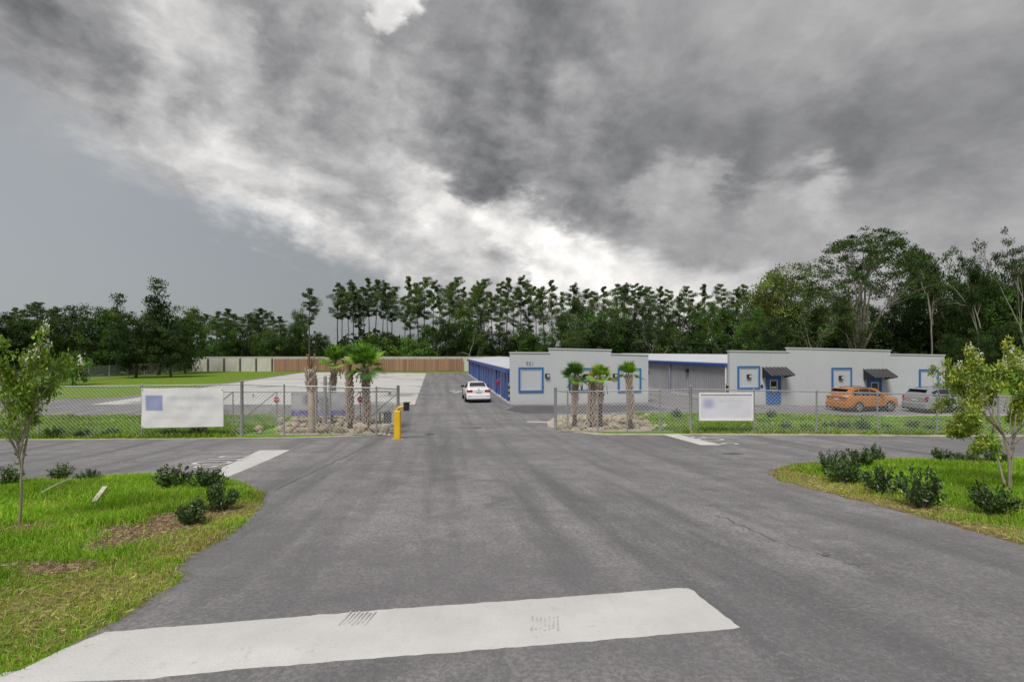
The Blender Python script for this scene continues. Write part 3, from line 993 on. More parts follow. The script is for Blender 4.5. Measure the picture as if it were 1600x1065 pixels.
def office_door(x0, x1, ytop, ybot, ax0, ax1, awn_top, awn_bot, box_px):
    u0, u1, z0, z1 = F2.rect(x0, ytop, x1, ybot)
    w_ = u1 - u0
    d = O('door', MB().span((u0, -0.05, z0), (u1, 0.001, z1)).mesh(M['door']), B2)
    O('door_frame', frame_bars(MB(), u0 - 0.07, u1 + 0.07, z0 - 0.06, z1 + 0.08, 0.068, -0.07, 0.0015).mesh(M['trim']), d)
    a, b, c, e = u0 + w_ * 0.2, u1 - w_ * 0.2, z0 + (z1 - z0) * 0.46, z1 - (z1 - z0) * 0.16
    O('window_frame', frame_bars(MB(), a, b, c, e, 0.07, -0.075, -0.049).mesh(M['whitepaint']), d)
    O('pane', MB().span((a + 0.071, -0.062, c + 0.071), (b - 0.071, -0.048, e - 0.071)).mesh(M['glass']), d)
    O('notice', MB().span((a + 0.11, -0.066, c + 0.13), (b - 0.11, -0.0625, c + 0.27)).mesh(M['whitepaint']), d)
    hz = z0 + (z1 - z0) * 0.40
    O('handle', MB().tube([(u0 + 0.40 * w_, -0.051, hz), (u0 + 0.40 * w_, -0.10, hz), (u0 + 0.55 * w_, -0.10, hz)], 0.022, 6).mesh(M['lens']), d)
    # standing-seam awning: slopes out from the wall
    ux0, ux1 = F2.u(ax0), F2.u(ax1)
    za, zb = F2.z(ax0, awn_top), F2.z(ax0, awn_bot)
    dep = 1.05
    wd = ux1 - ux0
    aw = MB().add([(ux0, 0, za), (ux1, 0, za), (ux1, -dep, zb), (ux0, -dep, zb), (ux0, 0, za - 0.05), (ux1, 0, za - 0.05), (ux1, -dep, zb - 0.05), (ux0, -dep, zb - 0.05)],
                  [(0, 3, 2, 1), (4, 5, 6, 7), (0, 1, 5, 4), (3, 7, 6, 2), (0, 4, 7, 3), (1, 2, 6, 5)])
    awo = O('awning', aw.mesh(M['awning']), B2)
    for q in range(7):
        x = ux0 + wd * (q + 0.02) / 6.04
        s_ = MB().add([(x, 0, za + 0.001), (x + 0.03, 0, za + 0.001), (x + 0.03, -dep, zb + 0.001), (x, -dep, zb + 0.001), (x, 0, za + 0.05), (x + 0.03, 0, za + 0.05), (x + 0.03, -dep, zb + 0.05), (x, -dep, zb + 0.05)],
                      [(0, 1, 2, 3), (4, 7, 6, 5), (0, 4, 5, 1), (3, 2, 6, 7), (0, 3, 7, 4), (1, 5, 6, 2)])
        O('seam_rib', s_.mesh(M['awning']), awo)
    for x in (ux0 + 0.02, ux1 - 0.06):
        br = MB()
        br.add([(x, 0, za - 0.06), (x, -dep + 0.03, zb - 0.055), (x, 0, zb - 0.25), (x + 0.04, 0, za - 0.06), (x + 0.04, -dep + 0.03, zb - 0.055), (x + 0.04, 0, zb - 0.25)],
               [(0, 1, 2), (3, 5, 4), (0, 3, 4, 1), (1, 4, 5, 2), (2, 5, 3, 0)])
        O('bracket', br.mesh(M['black']), awo)
    ub_, zb_ = F2.u(box_px[0]), F2.z(*box_px)
    O('keypad', MB().bevbox((ub_ - 0.09, -0.07, zb_ - 0.09), (ub_ + 0.09, 0.001, zb_ + 0.1), 0.02).mesh(M['black'] if box_px[0] < 1250 else M['lens']), B2)


office_door(1198, 1218, 586, 629, 1190.5, 1227, 573.5, 585, (1190, 603))
office_door(1356, 1375.5, 590, 632, 1348.5, 1384, 576.5, 588, (1378, 601))
# left flank: ribbed metal siding running back
L2 = 46.0
ze2, zr2 = F2.z(1140, 568.0), F2.z(1140, 568.0) + 0.55
prof = []
y_ = 0.281
while y_ < L2:
    prof += [(0.10, y_), (0.10, y_ + 0.20), (0.05, y_ + 0.225), (0.05, y_ + 0.275)]
    y_ += 0.30
mb = MB()
for p in prof:
    mb.v += [(p[0], p[1], -0.5), (p[0], p[1], ze2)]
    mb.t += [(1, 1, 1)] * 2
for i in range(len(prof) - 1):
    mb.f.append((2 * i, 2 * i + 2, 2 * i + 3, 2 * i + 1)[::-1])
    mb.mi.append(0)
O('siding', mb.mesh(M['siding']), B2)
core = MB().prism([(0.15, -0.6), (u_r2 - 0.1, -0.6), (u_r2 - 0.1, ze2 - 0.05), (u_r2 / 2, zr2 - 0.05), (0.15, ze2 - 0.05)], 1, 0.281, L2 - 0.1)
O('rear_wall', core.mesh(M['siding']), B2)
O('roof', MB().prism([(-0.12, ze2), (u_r2 / 2, zr2), (u_r2 + 0.05, ze2), (u_r2 + 0.05, ze2 + 0.06), (u_r2 / 2, zr2 + 0.06), (-0.12, ze2 + 0.06)], 1, 0.29, L2).mesh(M['roof']), B2)
O('gutter', MB().span((-0.20, 0.29, ze2 - 0.20), (0.03, L2, ze2 - 0.002)).mesh(M['blue']), B2)
v_dark = (lambda k: 0)  # the flank's dark door joint
def flank_v(px):
    k_ = (px - CX) / FPX
    return (F2.o[0] - k_ * F2.o[1]) / (SYW + k_ * CYW)
vj = flank_v(1047)
O('downspout', MB().tube([(-0.02, vj, ze2 - 0.21), (-0.02, vj, -0.1)], 0.09, 6).mesh(M['pilaster']), B2)
O('downspout', MB().tube([(-0.05, 0.42, ze2 - 0.21), (-0.05, 0.42, -0.1)], 0.06, 6).mesh(M['whitepaint']), B2)
side_light(B2, flank_v(1074), F2.z(1140, 568) - 0.75, 0.05)
corner_guard(B2, -0.06, 0.20, 0.35, 1.5)
O('base_trim', MB().span((0.02, 0.29, -0.3), (0.149, L2 - 0.1, 0.16)).mesh(M['coping']), B2)

# ------------------------------------------------------------------ far fences
def along(p, q, t_):
    return Vector((p[0] + (q[0] - p[0]) * t_, p[1] + (q[1] - p[1]) * t_, 0))


P0, P1, P2 = Vector((at(335, 578)[0], 97.5, 0)), Vector(((430 - CX) / FPX * 98.3, 98.3, 0)), Vector(((800 - CX) / FPX * 99.5, 99.5, 0))
wf = O('panel_wall', None, loc=P0, label='pale panel wall with dark posts at the far edge of the lot', cat='wall')
dirw = (P2 - P0).normalized()
lenw = (P2 - P0).length
ang = math.atan2(dirw.y, dirw.x)
wf.rotation_euler = (0, 0, ang)
npan = int(lenw / 3.05)
pm = MB().span((0.05, 0.02, -0.2), (2.99, 0.14, 2.72)).mesh(M['vinyl'])
pc = MB().span((0.0, -0.03, 2.722), (3.05, 0.2, 2.86)).mesh(M['vinyl'])
pp = MB().span((-0.13, -0.12, -0.2), (0.13, 0.02 - 0.003, 2.5)).mesh(M['fencepost'])
for i in range(npan):
    O('panel', pm, wf, loc=(i * 3.05, 0, 0))
    O('cap', pc, wf, loc=(i * 3.05, 0, 0))
    if i < 6 and i > 0:
        O('post', pp, wf, loc=(i * 3.05, 0, 0))

bf = O('board_fence', None, loc=(P1.x, P1.y - 0.55, 0), label='tall reddish brown wooden board fence along the back of the concrete pad', cat='fence')
bf.rotation_euler = (0, 0, ang)
rng = random.Random(5)
bms = []
for q in range(4):
    mb = MB()
    base = rng.uniform(0.85, 1.12)
    for k in range(16):
        t_ = base * rng.uniform(0.72, 1.22)
        w_ = rng.uniform(0.0, 0.12)
        mb.tint = (t_ * (1 + w_ * 0.2), t_ * (1 + w_), t_ * (1 + w_ * 1.3))
        mb.span((k * 0.152 + 0.004, -0.012 + rng.uniform(0, 0.008), 0.06), (k * 0.152 + 0.148, 0.018, 2.44 + rng.uniform(-0.02, 0.015)))
    mb.tint = (0.8, 0.8, 0.8)
    for z in (0.4, 1.3, 2.2):
        mb.span((0, 0.019, z), (2.43, 0.06, z + 0.09))
    bms.append(mb.mesh(M['wood'], tinted=True))
for i in range(int(38.5 / 2.436)):
    O('board_panel', bms[rng.randrange(4)], bf, loc=(i * 2.436, rng.uniform(-0.02, 0.02), rng.uniform(-0.03, 0.03)))

# ------------------------------------------------------------------ chain-link fences
def zlerp(p, q, t_):
    return p + (q - p) * t_


def wire_panel(mb, p, q, z0p, z1p, z0q, z1q, pitch=0.16, r=0.0056):
    """two families of diagonal wires between ground points p and q"""
    L_ = math.hypot(q[0] - p[0], q[1] - p[1])
    n_ = max(2, int(L_ / pitch))

    def pt(s_, h):
        a, b = zlerp(z0p, z0q, s_), zlerp(z1p, z1q, s_)
        return Vector((zlerp(p[0], q[0], s_), zlerp(p[1], q[1], s_), zlerp(a, b, h)))
    H = z1p - z0p
    hs = H / L_
    for fam in (1, -1):
        for k in range(-int(H / pitch) - 1, n_ + int(H / pitch) + 2):
            s0 = k * pitch / L_
            s1 = s0 + fam * hs
            # clip to the panel
            a, b = (0.0, 1.0)
            if s1 != s0:
                for lim, sg in ((0.0, 1), (1.0, -1)):
                    t_ = (lim - s0) / (s1 - s0)
                    going_in = (s1 - s0) * sg > 0
                    if going_in:
                        a = max(a, t_)
                    else:
                        b = min(b, t_)
            if b - a < 0.01:
                continue
            off = Vector((0, 0.004 * fam, 0))
            mb.tube([pt(s0 + (s1 - s0) * a, a) + off, pt(s0 + (s1 - s0) * b, b) + off], r, 3, False)


def chain_fence(name, label, pts, group=None, post_r=0.035, pitch=0.16, wr=0.0050, bottom=True):
    """pts: (x, y, top z, thick?)"""
    o = O(name, None, loc=(pts[0][0], pts[0][1], gz(pts[0][0], pts[0][1])), label=label, cat='fence', group=group)
    o0 = o.location.copy()
    rail, mesh_ = MB(), MB()
    tops = []
    for (x, y, zt_, thick) in pts:
        r_ = post_r * (1.9 if thick else 1.0)
        g_ = gz(x, y) - 0.1
        hi = zt_ + (0.12 if thick else 0.02)
        p_ = MB().tube([Vector((x, y, g_)) - o0, Vector((x, y, hi)) - o0, Vector((x, y, hi + 0.03)) - o0, Vector((x, y, hi + 0.06)) - o0], [r_, r_, r_ * 1.25, r_ * 0.4], 8)
        O('post', p_.mesh(M['galv'], True, angle=R(40)), o)
        tops.append(Vector((x, y, zt_)) - o0)
    for a, b in zip(tops[:-1], tops[1:]):
        rail.tube([a, b], 0.026, 6)
    O('top_rail', rail.mesh(M['galv'], True, angle=R(50)), o)
    wb = MB()
    for i in range(len(pts) - 1):
        p, q = pts[i], pts[i + 1]
        zp, zq = gz(p[0], p[1]) + 0.06, gz(q[0], q[1]) + 0.06
        wire_panel(mesh_, (p[0] - o0.x, p[1] - o0.y), (q[0] - o0.x, q[1] - o0.y), zp - o0.z, p[2] - o0.z, zq - o0.z, q[2] - o0.z, pitch, wr)
        wb.tube([Vector((p[0], p[1], zp + 0.02)) - o0, Vector((q[0], q[1], zq + 0.02)) - o0], 0.012, 4)
    O('wire_mesh', mesh_.mesh(M['wire']), o, kind='stuff')
    O('tension_wire', wb.mesh(M['galv']), o)
    return o


def fpost(px, pyb, pyt, thick=False):
    x, y = at(px, pyb)
    return (x, y, CZ - (pyt - HY) / FPX * y, thick)


left_fence = chain_fence('chain_link_fence', 'tall chain link fence on the left carrying the white banner', [
    fpost(-150, 686, 607), fpost(60, 685, 604), fpost(222, 683.5, 602.5), fpost(378, 682.5, 600.5, True), fpost(444, 682.5, 602.5), fpost(516, 681.5, 604), fpost(588, 680, 606), fpost(622, 676.5, 607.5, True)])
right_fence = chain_fence('chain_link_fence', 'chain link fence on the right carrying the framed sign', [
    fpost(868, 671, 610.5, True), fpost(887, 673.5, 611.5), fpost(934, 676.5, 611), fpost(980, 677, 610), fpost(1031, 677, 609.3), fpost(1079, 676.5, 608, True), fpost(1178, 677, 609.5), fpost(1276, 677.5, 611.5), fpost(1371, 678.5, 614), fpost(1464, 679.5, 616.5), fpost(1560, 681, 619), fpost(1680, 683, 622), fpost(1850, 684, 625)])
far_pts = []
for px in (85, 102, 139, 171, 200, 226, 249, 270, 289, 306, 321, 335):
    t_ = (px - 85) / 250.0
    yb = zlerp(602, 578.5, t_ ** 0.8)
    x, y = at(px, yb)
    far_pts.append((x, y, 1.85, False))
x_, y_ = at(20, 612)
far_pts.insert(0, (x_, y_, 1.8, False))
chain_fence('chain_link_fence', 'distant chain link fence along the mown field below the dark trees', far_pts, pitch=0.35, wr=0.010, post_r=0.05)

# ------------------------------------------------------------------ sliding gate parked behind the left fence
def gate_pt(px, py, y):
    return Vector(((px - CX) / FPX * y, y, CZ - (py - HY) / FPX * y))


yg = at(450, 668)[1]
gate = O('slide_gate', None, loc=(gate_pt(365, 664, yg)), label='steel cantilever slide gate parked open behind the left fence', cat='gate')
g0 = gate.location.copy()


def gbar(name, pts_, r_):
    O(name, MB().tube([gate_pt(a, b, yg) - g0 for a, b in pts_], r_, 6).mesh(M['galv'], True, angle=R(50)), gate)


gbar('top_rail', ((296, 611.5), (622, 611.5)), 0.03)
gbar('bottom_rail', ((232, 667), (622, 663)), 0.03)
for px in (297, 364, 432.5, 498, 563, 621):
    gbar('upright', ((px, 611.5), (px, 664.5)), 0.028)
for a, b in (((364, 612), (300, 664)), ((432, 612), (366, 664)), ((498, 612), (434, 664)), ((563, 612), (500, 663)), ((621, 614), (565, 663))):
    gbar('brace', (a, b), 0.022)
wm = MB()
pa, pb = gate_pt(297, 664, yg) - g0, gate_pt(621, 664, yg) - g0
pt_ = gate_pt(297, 611.5, yg) - g0
wire_panel(wm, (pa.x, pa.y + 0.03), (pb.x, pb.y + 0.03), pa.z, pt_.z, pb.z, pt_.z, 0.16, 0.006)
O('wire_mesh', wm.mesh(M['wire']), gate, kind='stuff')
# guide posts of the gate
for k, (px, yt, yb, lab) in enumerate(((508, 588, 672, 'tall steel guide post rising between the two left palm crowns'), (493.5, 591, 671, 'shorter steel guide post right beside the leafless stout palm trunk'))):
    p_ = at3(px, yb)
    h_ = CZ - (yt - HY) / FPX * p_.y - p_.z
    mb = MB().tube([(0, 0, -0.1), (0, 0, h_), (0, 0, h_ + 0.04)], [0.075, 0.075, 0.03], 10)
    root = O('guide_post', None, loc=p_, label=lab, cat='post', group='gate guide posts')
    O('post', mb.mesh(M['galv'], True, angle=R(40)), root)
    O('roller_bracket', MB().box((0, 0.1, h_ * 0.55), (0.12, 0.2, 0.14)).mesh(M['galv']), root)

# stop signs hung on the gate
for px, lab in ((432, 'red octagonal stop sign on the gate, nearer the white banner'), (563, 'red octagonal stop sign on the gate between two palm trunks')):
    c = gate_pt(px, 624, yg - 0.07)
    s_ = O('stop_sign', None, loc=c, label=lab, cat='stop sign')
    octa = lambda r_: [(r_ * math.cos(R(22.5 + 45 * k)), r_ * math.sin(R(22.5 + 45 * k))) for k in range(8)]
    O('border', MB().prism(octa(0.165), 1, 0.002, 0.012).mesh(M['whitepaint']), s_)
    O('plate', MB().prism(octa(0.150), 1, -0.004, 0.0018).mesh(M['red']), s_)
    t_ = O('lettering', text_mesh('STOP', 0.125, M['whitepaint'], 0.002), s_, loc=(0, -0.008, 0))
    t_.rotation_euler = (R(90), 0, 0)
for px, py, lab in ((396, 617.5, 'small white warning placard on the gate near the thick post'), (609, 614, 'small pale placard at the gate end beside the yellow post')):
    c = gate_pt(px, py, yg - 0.06)
    s_ = O('placard', None, loc=c, label=lab, cat='sign')
    O('plate', MB().box((0, 0, 0), (0.17, 0.01, 0.21)).mesh(M['whitepaint']), s_)
    O('pictogram', MB().prism([(-0.05, 0.0), (0.05, 0.0), (0.0, 0.07)], 1, -0.009, -0.0055).mesh(M['black']), s_)
    O('text_line', MB().span((-0.06, -0.008, -0.07), (0.06, -0.0055, -0.045)).mesh(M['black']), s_)

# ------------------------------------------------------------------ banners (their print is out of focus in the photograph)
def banner_mat(name, base, marks, rough=0.55):
    """soft smudges of print: (u, v, half width, half height, softness, colour, strength), u and v in 0..1"""
    m_, n, b, t = newmat(name)
    g = n.n('ShaderNodeTexCoord').outputs['Generated']
    u, _, v = n.sep(g)
    o_ = n.n('ShaderNodeTexCoord').outputs['Object']
    c = n.mix(n.ramp(n.noise(o_, 2.0, 4, 0.5), 0.3, 0.7), base, tuple(x * 0.90 for x in base))
    for (mu, mv, hw, hh, sf, colr, st) in marks:
        fu = n.ramp(n.m('ABSOLUTE', n.m('SUBTRACT', u, mu)), hw - sf, hw + sf, 1, 0, True)
        fv = n.ramp(n.m('ABSOLUTE', n.m('SUBTRACT', v, mv)), hh - sf * 1.6, hh + sf * 1.6, 1, 0, True)
        f = n.m('MULTIPLY', n.m('MULTIPLY', fu, fv), st)
        if sf > 0.03 and hw > 0.15:
            f = n.m('MULTIPLY', f, n.ramp(n.noise(n.vm('MULTIPLY', g, (9, 1, 3)), 1.3, 2, 0.5), 0.35, 0.6, 0.35, 1))
        c = n.mix(f, c, colr)
    n.put(b.inputs['Base Color'], c)
    b.inputs['Roughness'].default_value = rough
    return m_


def cloth(w, h, thick, sag, folds, seed, mat):
    rng_ = random.Random(seed)
    nx_, nz_ = 28, 14
    vs_, fs_ = [], []
    ph = rng_.uniform(0, 6)
    for side in (0, 1):
        for j in range(nz_ + 1):
            for i in range(nx_ + 1):
                u, v = i / nx_, j / nz_
                bulge = folds * (math.sin(u * 9 + v * 5 + ph) * 0.6 + math.sin(u * 21 - v * 9 + ph) * 0.35) * math.sin(math.pi * min(1, v * 1.02 + 0.02)) ** 0.5
                edge = sag * math.sin(u * math.pi * 3) * (1 if v > 0.98 else 0)
                x = (u - 0.5) * w
                z = v * h + edge + (0.04 * h * (u - 0.2) * (1 - v) if folds else 0)
                vs_.append((x, -bulge + (thick if side else 0), z))
    st = (nx_ + 1) * (nz_ + 1)
    for j in range(nz_):
        for i in range(nx_):
            a = j * (nx_ + 1) + i
            fs_.append((a, a + 1, a + nx_ + 2, a + nx_ + 1))
            a += st
            fs_.append((a + nx_ + 1, a + nx_ + 2, a + 1, a))
    mb = MB()
    mb.add(vs_, fs_)
    me_ = mb.mesh(mat, True)
    return me_


def hang(name, label, cat, x0, y0, x1, y1, y, mat, folds, seed, frame=False):
    a, b = gate_pt(x0, y1, y), gate_pt(x1, y0, y)
    w_, h_ = b.x - a.x, b.z - a.z
    o = O(name, None, loc=((a.x + b.x) / 2, y, a.z), label=label, cat=cat)
    O('sheet', cloth(w_, h_, 0.012, -0.012 if folds else 0, folds, seed, mat), o)
    if frame:
        O('frame', frame_bars(MB(), -w_ / 2 - 0.05, w_ / 2 + 0.05, -0.05, h_ + 0.05, 0.07, -0.03, 0.05).mesh(M['whitepaint']), o)
        for sx in (-1, 1):
            O('hanger', MB().span((sx * w_ * 0.35 - 0.03, 0.051, h_ - 0.1), (sx * w_ * 0.35 + 0.03, 0.10, h_ + 0.08)).mesh(M['galv']), o)
    else:
        for sx in (-1, 1):
            for zz in (0.04, h_ - 0.06):
                O('grommet', MB().tube([(sx * (w_ / 2 - 0.05), -0.035, zz), (sx * (w_ / 2 - 0.05), 0.02, zz)], 0.02, 8).mesh(M['galv']), o)
    return o


m1 = banner_mat('white_banner_print', (0.74, 0.74, 0.74), (
    (0.155, 0.62, 0.105, 0.19, 0.012, (0.20, 0.25, 0.45), 0.85), (0.155, 0.62, 0.06, 0.10, 0.05, (0.40, 0.44, 0.60), 0.35),
    (0.62, 0.74, 0.31, 0.05, 0.05, (0.47, 0.49, 0.49), 0.8), (0.64, 0.50, 0.22, 0.04, 0.05, (0.47, 0.49, 0.49), 0.8), (0.50, 0.26, 0.40, 0.02, 0.04, (0.52, 0.54, 0.54), 0.7)))
hang('banner', 'large creased white banner with a blurred blue square, tied to the left fence', 'banner', 221, 606, 349, 668, at(300, 683)[1] - 0.20, m1, 0.022, 3)
m2 = banner_mat('grey_banner_print', (0.36, 0.36, 0.39), (
    (0.5, 0.12, 0.6, 0.14, 0.04, (0.11, 0.085, 0.30), 0.95), (0.12, 0.6, 0.12, 0.3, 0.06, (0.46, 0.46, 0.47), 0.6), (0.35, 0.7, 0.12, 0.2, 0.07, (0.17, 0.17, 0.19), 0.9),
    (0.62, 0.5, 0.10, 0.3, 0.06, (0.20, 0.20, 0.23), 0.8), (0.85, 0.7, 0.18, 0.25, 0.06, (0.42, 0.43, 0.45), 0.6)))
hang('banner', 'blurred grey banner with a purple lower band behind the left palms', 'banner', 455, 613, 540, 650, yg - 0.10, m2, 0.012, 5)
m3 = banner_mat('framed_sign_print', (0.68, 0.68, 0.72), ((0.16, 0.62, 0.10, 0.18, 0.08, (0.30, 0.30, 0.52), 0.75), (0.60, 0.72, 0.26, 0.05, 0.07, (0.46, 0.48, 0.52), 0.75), (0.64, 0.50, 0.15, 0.05, 0.08, (0.50, 0.52, 0.56), 0.5)))
hang('framed_sign', 'white framed sign with a blurred violet logo hung on the right fence', 'sign', 1094, 615, 1175, 655, at(1135, 677.5)[1] - 0.11, m3, 0.0, 7, frame=True)

# ------------------------------------------------------------------ yellow call post and utility box
p_ = at3(621, 686)
cpz = O('call_post', None, loc=p_, label='yellow gooseneck post with a black keypad box at the gate corner', cat='keypad post')
h_ = (686 - 641) / FPX * p_.y
prof = [(-0.13, 0), (0.13, 0), (0.13, h_), (-0.13, h_ - 0.05)]
O('pillar', MB().bevbox((-0.13, -0.09, 0), (0.13, 0.09, h_), 0.03).mesh(M['yellow']), cpz)
O('base_plate', MB().span((-0.22, -0.16, -0.02), (0.22, 0.16, 0.018)).mesh(M['yellow']), cpz)
O('gooseneck', MB().tube([(-0.03, 0, h_ - 0.05), (0.0, 0, h_ + 0.06), (0.08, 0, h_ + 0.13), (0.2, 0, h_ + 0.15), (0.30, 0, h_ + 0.14)], 0.055, 8).mesh(M['yellow'], True, angle=R(50)), cpz)
kb = O('keypad_box', MB().bevbox((0.26, -0.14, h_ + 0.0), (0.46, 0.14, h_ + 0.30), 0.03).mesh(M['black']), cpz)
O('hood', MB().span((0.24, -0.16, h_ + 0.302), (0.50, 0.16, h_ + 0.325)).mesh(M['black']), kb)
p_ = at3(606, 668)
ubx = O('utility_box', None, loc=p_, label='dark green control box on a pole behind the yellow keypad post', cat='control box')
s_ = p_.y / FPX
O('cabinet', MB().bevbox((-0.16, -0.12, 8 * s_), (0.16, 0.12, 25 * s_), 0.02).mesh(M['green_box']), ubx)
O('pole', MB().tube([(0, 0.15, -0.05), (0, 0.15, 28 * s_)], 0.03, 6).mesh(M['galv']), ubx)
O('operator_cage', frame_bars(MB(), -0.42, -0.17, 0.2, 24 * s_, 0.03, -0.05, 0.25).mesh(M['galv']), ubx)

# ------------------------------------------------------------------ vegetation tools
def unit(v):
    return v / (np.linalg.norm(v, axis=1, keepdims=True) + 1e-9)


def leaf_cards(c, size, aspect, tint, rng, up=0.3, mat=None, droop=0.0, along_=None):
    """rhombic leaves: c (N,3) centres, size (N,), tint (N,3)"""
    n_ = len(c)
    a = rng.normal(size=(n_, 3))
    a[:, 2] -= droop
    a = unit(a) if along_ is None else unit(along_ + 0.35 * rng.normal(size=(n_, 3)))
    nrm = rng.normal(size=(n_, 3))
    nrm[:, 2] = np.abs(nrm[:, 2]) + up
    b = unit(np.cross(a, nrm))
    size = size.reshape(-1, 1)
    fold = unit(np.cross(a, b)) * size * 0.12
    v = np.stack([c - a * size * 0.5, c + b * size * aspect * 0.5 + fold, c + a * size * 0.5, c - b * size * aspect * 0.5 + fold], axis=1)
    base = np.arange(n_, dtype=np.int32)[:, None] * 4
    t = np.concatenate([base + np.array([0, 1, 2]), base + np.array([0, 2, 3])], axis=1).reshape(-1, 3)
    return v.reshape(-1, 3), t, np.repeat(tint, 4, axis=0)


def clump_leaves(centres, radius, per, size, aspect, base, rng, flat=0.65, vary=0.35, up=0.3, dark=None):
    """leaves gathered in clumps, each clump a little lighter or darker"""
    K = len(centres)
    rad = np.broadcast_to(np.asarray(radius, float), (K,))
    g = rng.normal(size=(K, per, 3))
    g = g / (np.linalg.norm(g, axis=2, keepdims=True) + 1e-6) * (rng.random((K, per, 1)) ** 0.5)
    g[:, :, 2] *= flat
    c = (centres[:, None, :] + g * rad[:, None, None]).reshape(-1, 3)
    cl = np.exp(rng.normal(0, vary, size=(K, 1, 1))) * np.exp(rng.normal(0, 0.22, size=(K, per, 1)))
    hue = rng.normal(0, 0.10, size=(K, 1, 1)) + rng.normal(0, 0.05, size=(K, per, 1))
    tint = np.array(base)[None, None, :] * cl * np.concatenate([1 + hue * 1.2, 1 + hue * 0.1, 1 - hue * 0.5], axis=2)
    tint = np.clip(tint.reshape(-1, 3), 0.004, 0.6)
    s = size * np.exp(rng.normal(0, 0.25, size=len(c)))
    return leaf_cards(c, s, aspect, tint, rng, up)


def curve_pts(p, q, bow, n_=5, rng=None):
    p, q = np.array(p, float), np.array(q, float)
    out_ = []
    for i in range(n_ + 1):
        t = i / n_
        w = p + (q - p) * t
        w[2] += bow * math.sin(math.pi * t)
        if rng is not None and 0 < i < n_:
            w += rng.normal(0, 0.03 * np.linalg.norm(q - p), 3)
        out_.append(tuple(w))
    return out_


def taper(r0, r1, n_):
    return [r0 + (r1 - r0) * i / n_ for i in range(n_ + 1)]


def broadleaf(seed, H, Wd, low=0.18, K=75, per=58, leaf=0.34, base=(0.045, 0.085, 0.018), trunk='bark', shape='round', forks=6, clump=0.15):
    rng = np.random.default_rng(seed)
    cs = []
    zc, hz = H * (1 + low) / 2, H * (1 - low) / 2
    lob = rng.normal(size=(7, 3))
    lob = unit(lob)
    la = rng.uniform(0.05, 0.28, 7)
    while len(cs) < K:
        d = unit(rng.normal(size=(1, 3)))[0]
        r = rng.random() ** 0.42
        bump = 1.0 - 0.18 + sum(a * max(0, float(d @ l)) ** 4 for a, l in zip(la, lob))
        z = d[2] * r * bump
        w = Wd / 2
        if shape == 'cone':
            w *= max(0.16, 1.05 - 0.95 * (z + 1) / 2)
        elif shape == 'dome':
            w *= 1.0 if z > 0 else 0.9
        cs.append((d[0] * r * w * bump, d[1] * r * w * bump, min(H * 0.98, zc + z * hz)))
    cs = np.array(cs)
    V, T, C = clump_leaves(cs, Wd * clump * rng.uniform(0.65, 1.3, K), per, leaf, 0.62, base, rng, 0.6)
    crown = tri_mesh(V, T, M['leaf'], C)
    mb = MB()
    r0 = max(0.12, H * 0.022)
    top = (rng.normal(0, 0.03) * H, rng.normal(0, 0.03) * H, H * 0.72)
    mb.tube(curve_pts((0, 0, -0.3), top, 0, 6, rng), taper(r0, r0 * 0.3, 6), 7)
    for i in rng.choice(K, forks, replace=False):
        s_ = rng.uniform(0.25, 0.6)
        p = (top[0] * s_, top[1] * s_, H * 0.72 * s_)
        mb.tube(curve_pts(p, cs[i], 0.04 * H, 5, rng), taper(r0 * 0.45, r0 * 0.1, 5), 5)
    return crown, mb.mesh(M[trunk], True)


def pine(seed, H, spread=2.2, start=0.58, nb=34, base=(0.040, 0.070, 0.022), per=70, leaf=0.30):
    rng = np.random.default_rng(seed)
    mb = MB()
    lean = rng.normal(0, 0.018, 2) * H
    tp = lambda t: np.array([lean[0] * t * t, lean[1] * t * t, H * t])
    mb.tube([tuple(tp(t) + np.append(rng.normal(0, 0.03, 2), 0)) for t in np.linspace(-0.02, 0.99, 9)], taper(0.19, 0.035, 8), 6)
    cs, rad = [], []
    for i in range(nb):
        t = start + (1 - start) * (i + rng.random()) / nb
        q = (t - start) / (1 - start)
        L_ = spread * (0.35 + 0.75 * math.sin(math.pi * min(1, q * 0.72 + 0.14))) * (1.02 - q) ** 0.28 * rng.uniform(0.35, 1.25)
        if q < 0.15 and rng.random() < 0.5:
            L_ *= 0.5
        a = rng.uniform(0, 6.283)
        p = tp(t)
        e = p + np.array([math.cos(a) * L_, math.sin(a) * L_, L_ * rng.uniform(0.02, 0.45)])
        mb.tube([tuple(p), tuple((p + e) / 2 - np.array([0, 0, 0.08 * L_])), tuple(e)], [0.05, 0.035, 0.015], 4, False)
        cs += [e, p + (e - p) * 0.72 + rng.normal(0, 0.15, 3), p + (e - p) * 0.45 + rng.normal(0, 0.12, 3)]
        rad += [0.32 + 0.20 * L_, 0.30 + 0.20 * L_, 0.26 + 0.16 * L_]
    cs.append(tp(1.0))
    rad.append(0.4)
    for _ in range(3):      # dead snags below the crown
        t = rng.uniform(start - 0.2, start)
        a = rng.uniform(0, 6.283)
        p = tp(t)
        mb.tube([tuple(p), tuple(p + np.array([math.cos(a), math.sin(a), 0.1]) * rng.uniform(0.4, 1.1))], [0.035, 0.01], 4, False)
    V, T, C = clump_leaves(np.array(cs), np.array(rad), per, leaf, 0.24, base, rng, 0.75, 0.22, 0.1)
    return tri_mesh(V, T, M['needle'], C), mb.mesh(M['bark'], True)


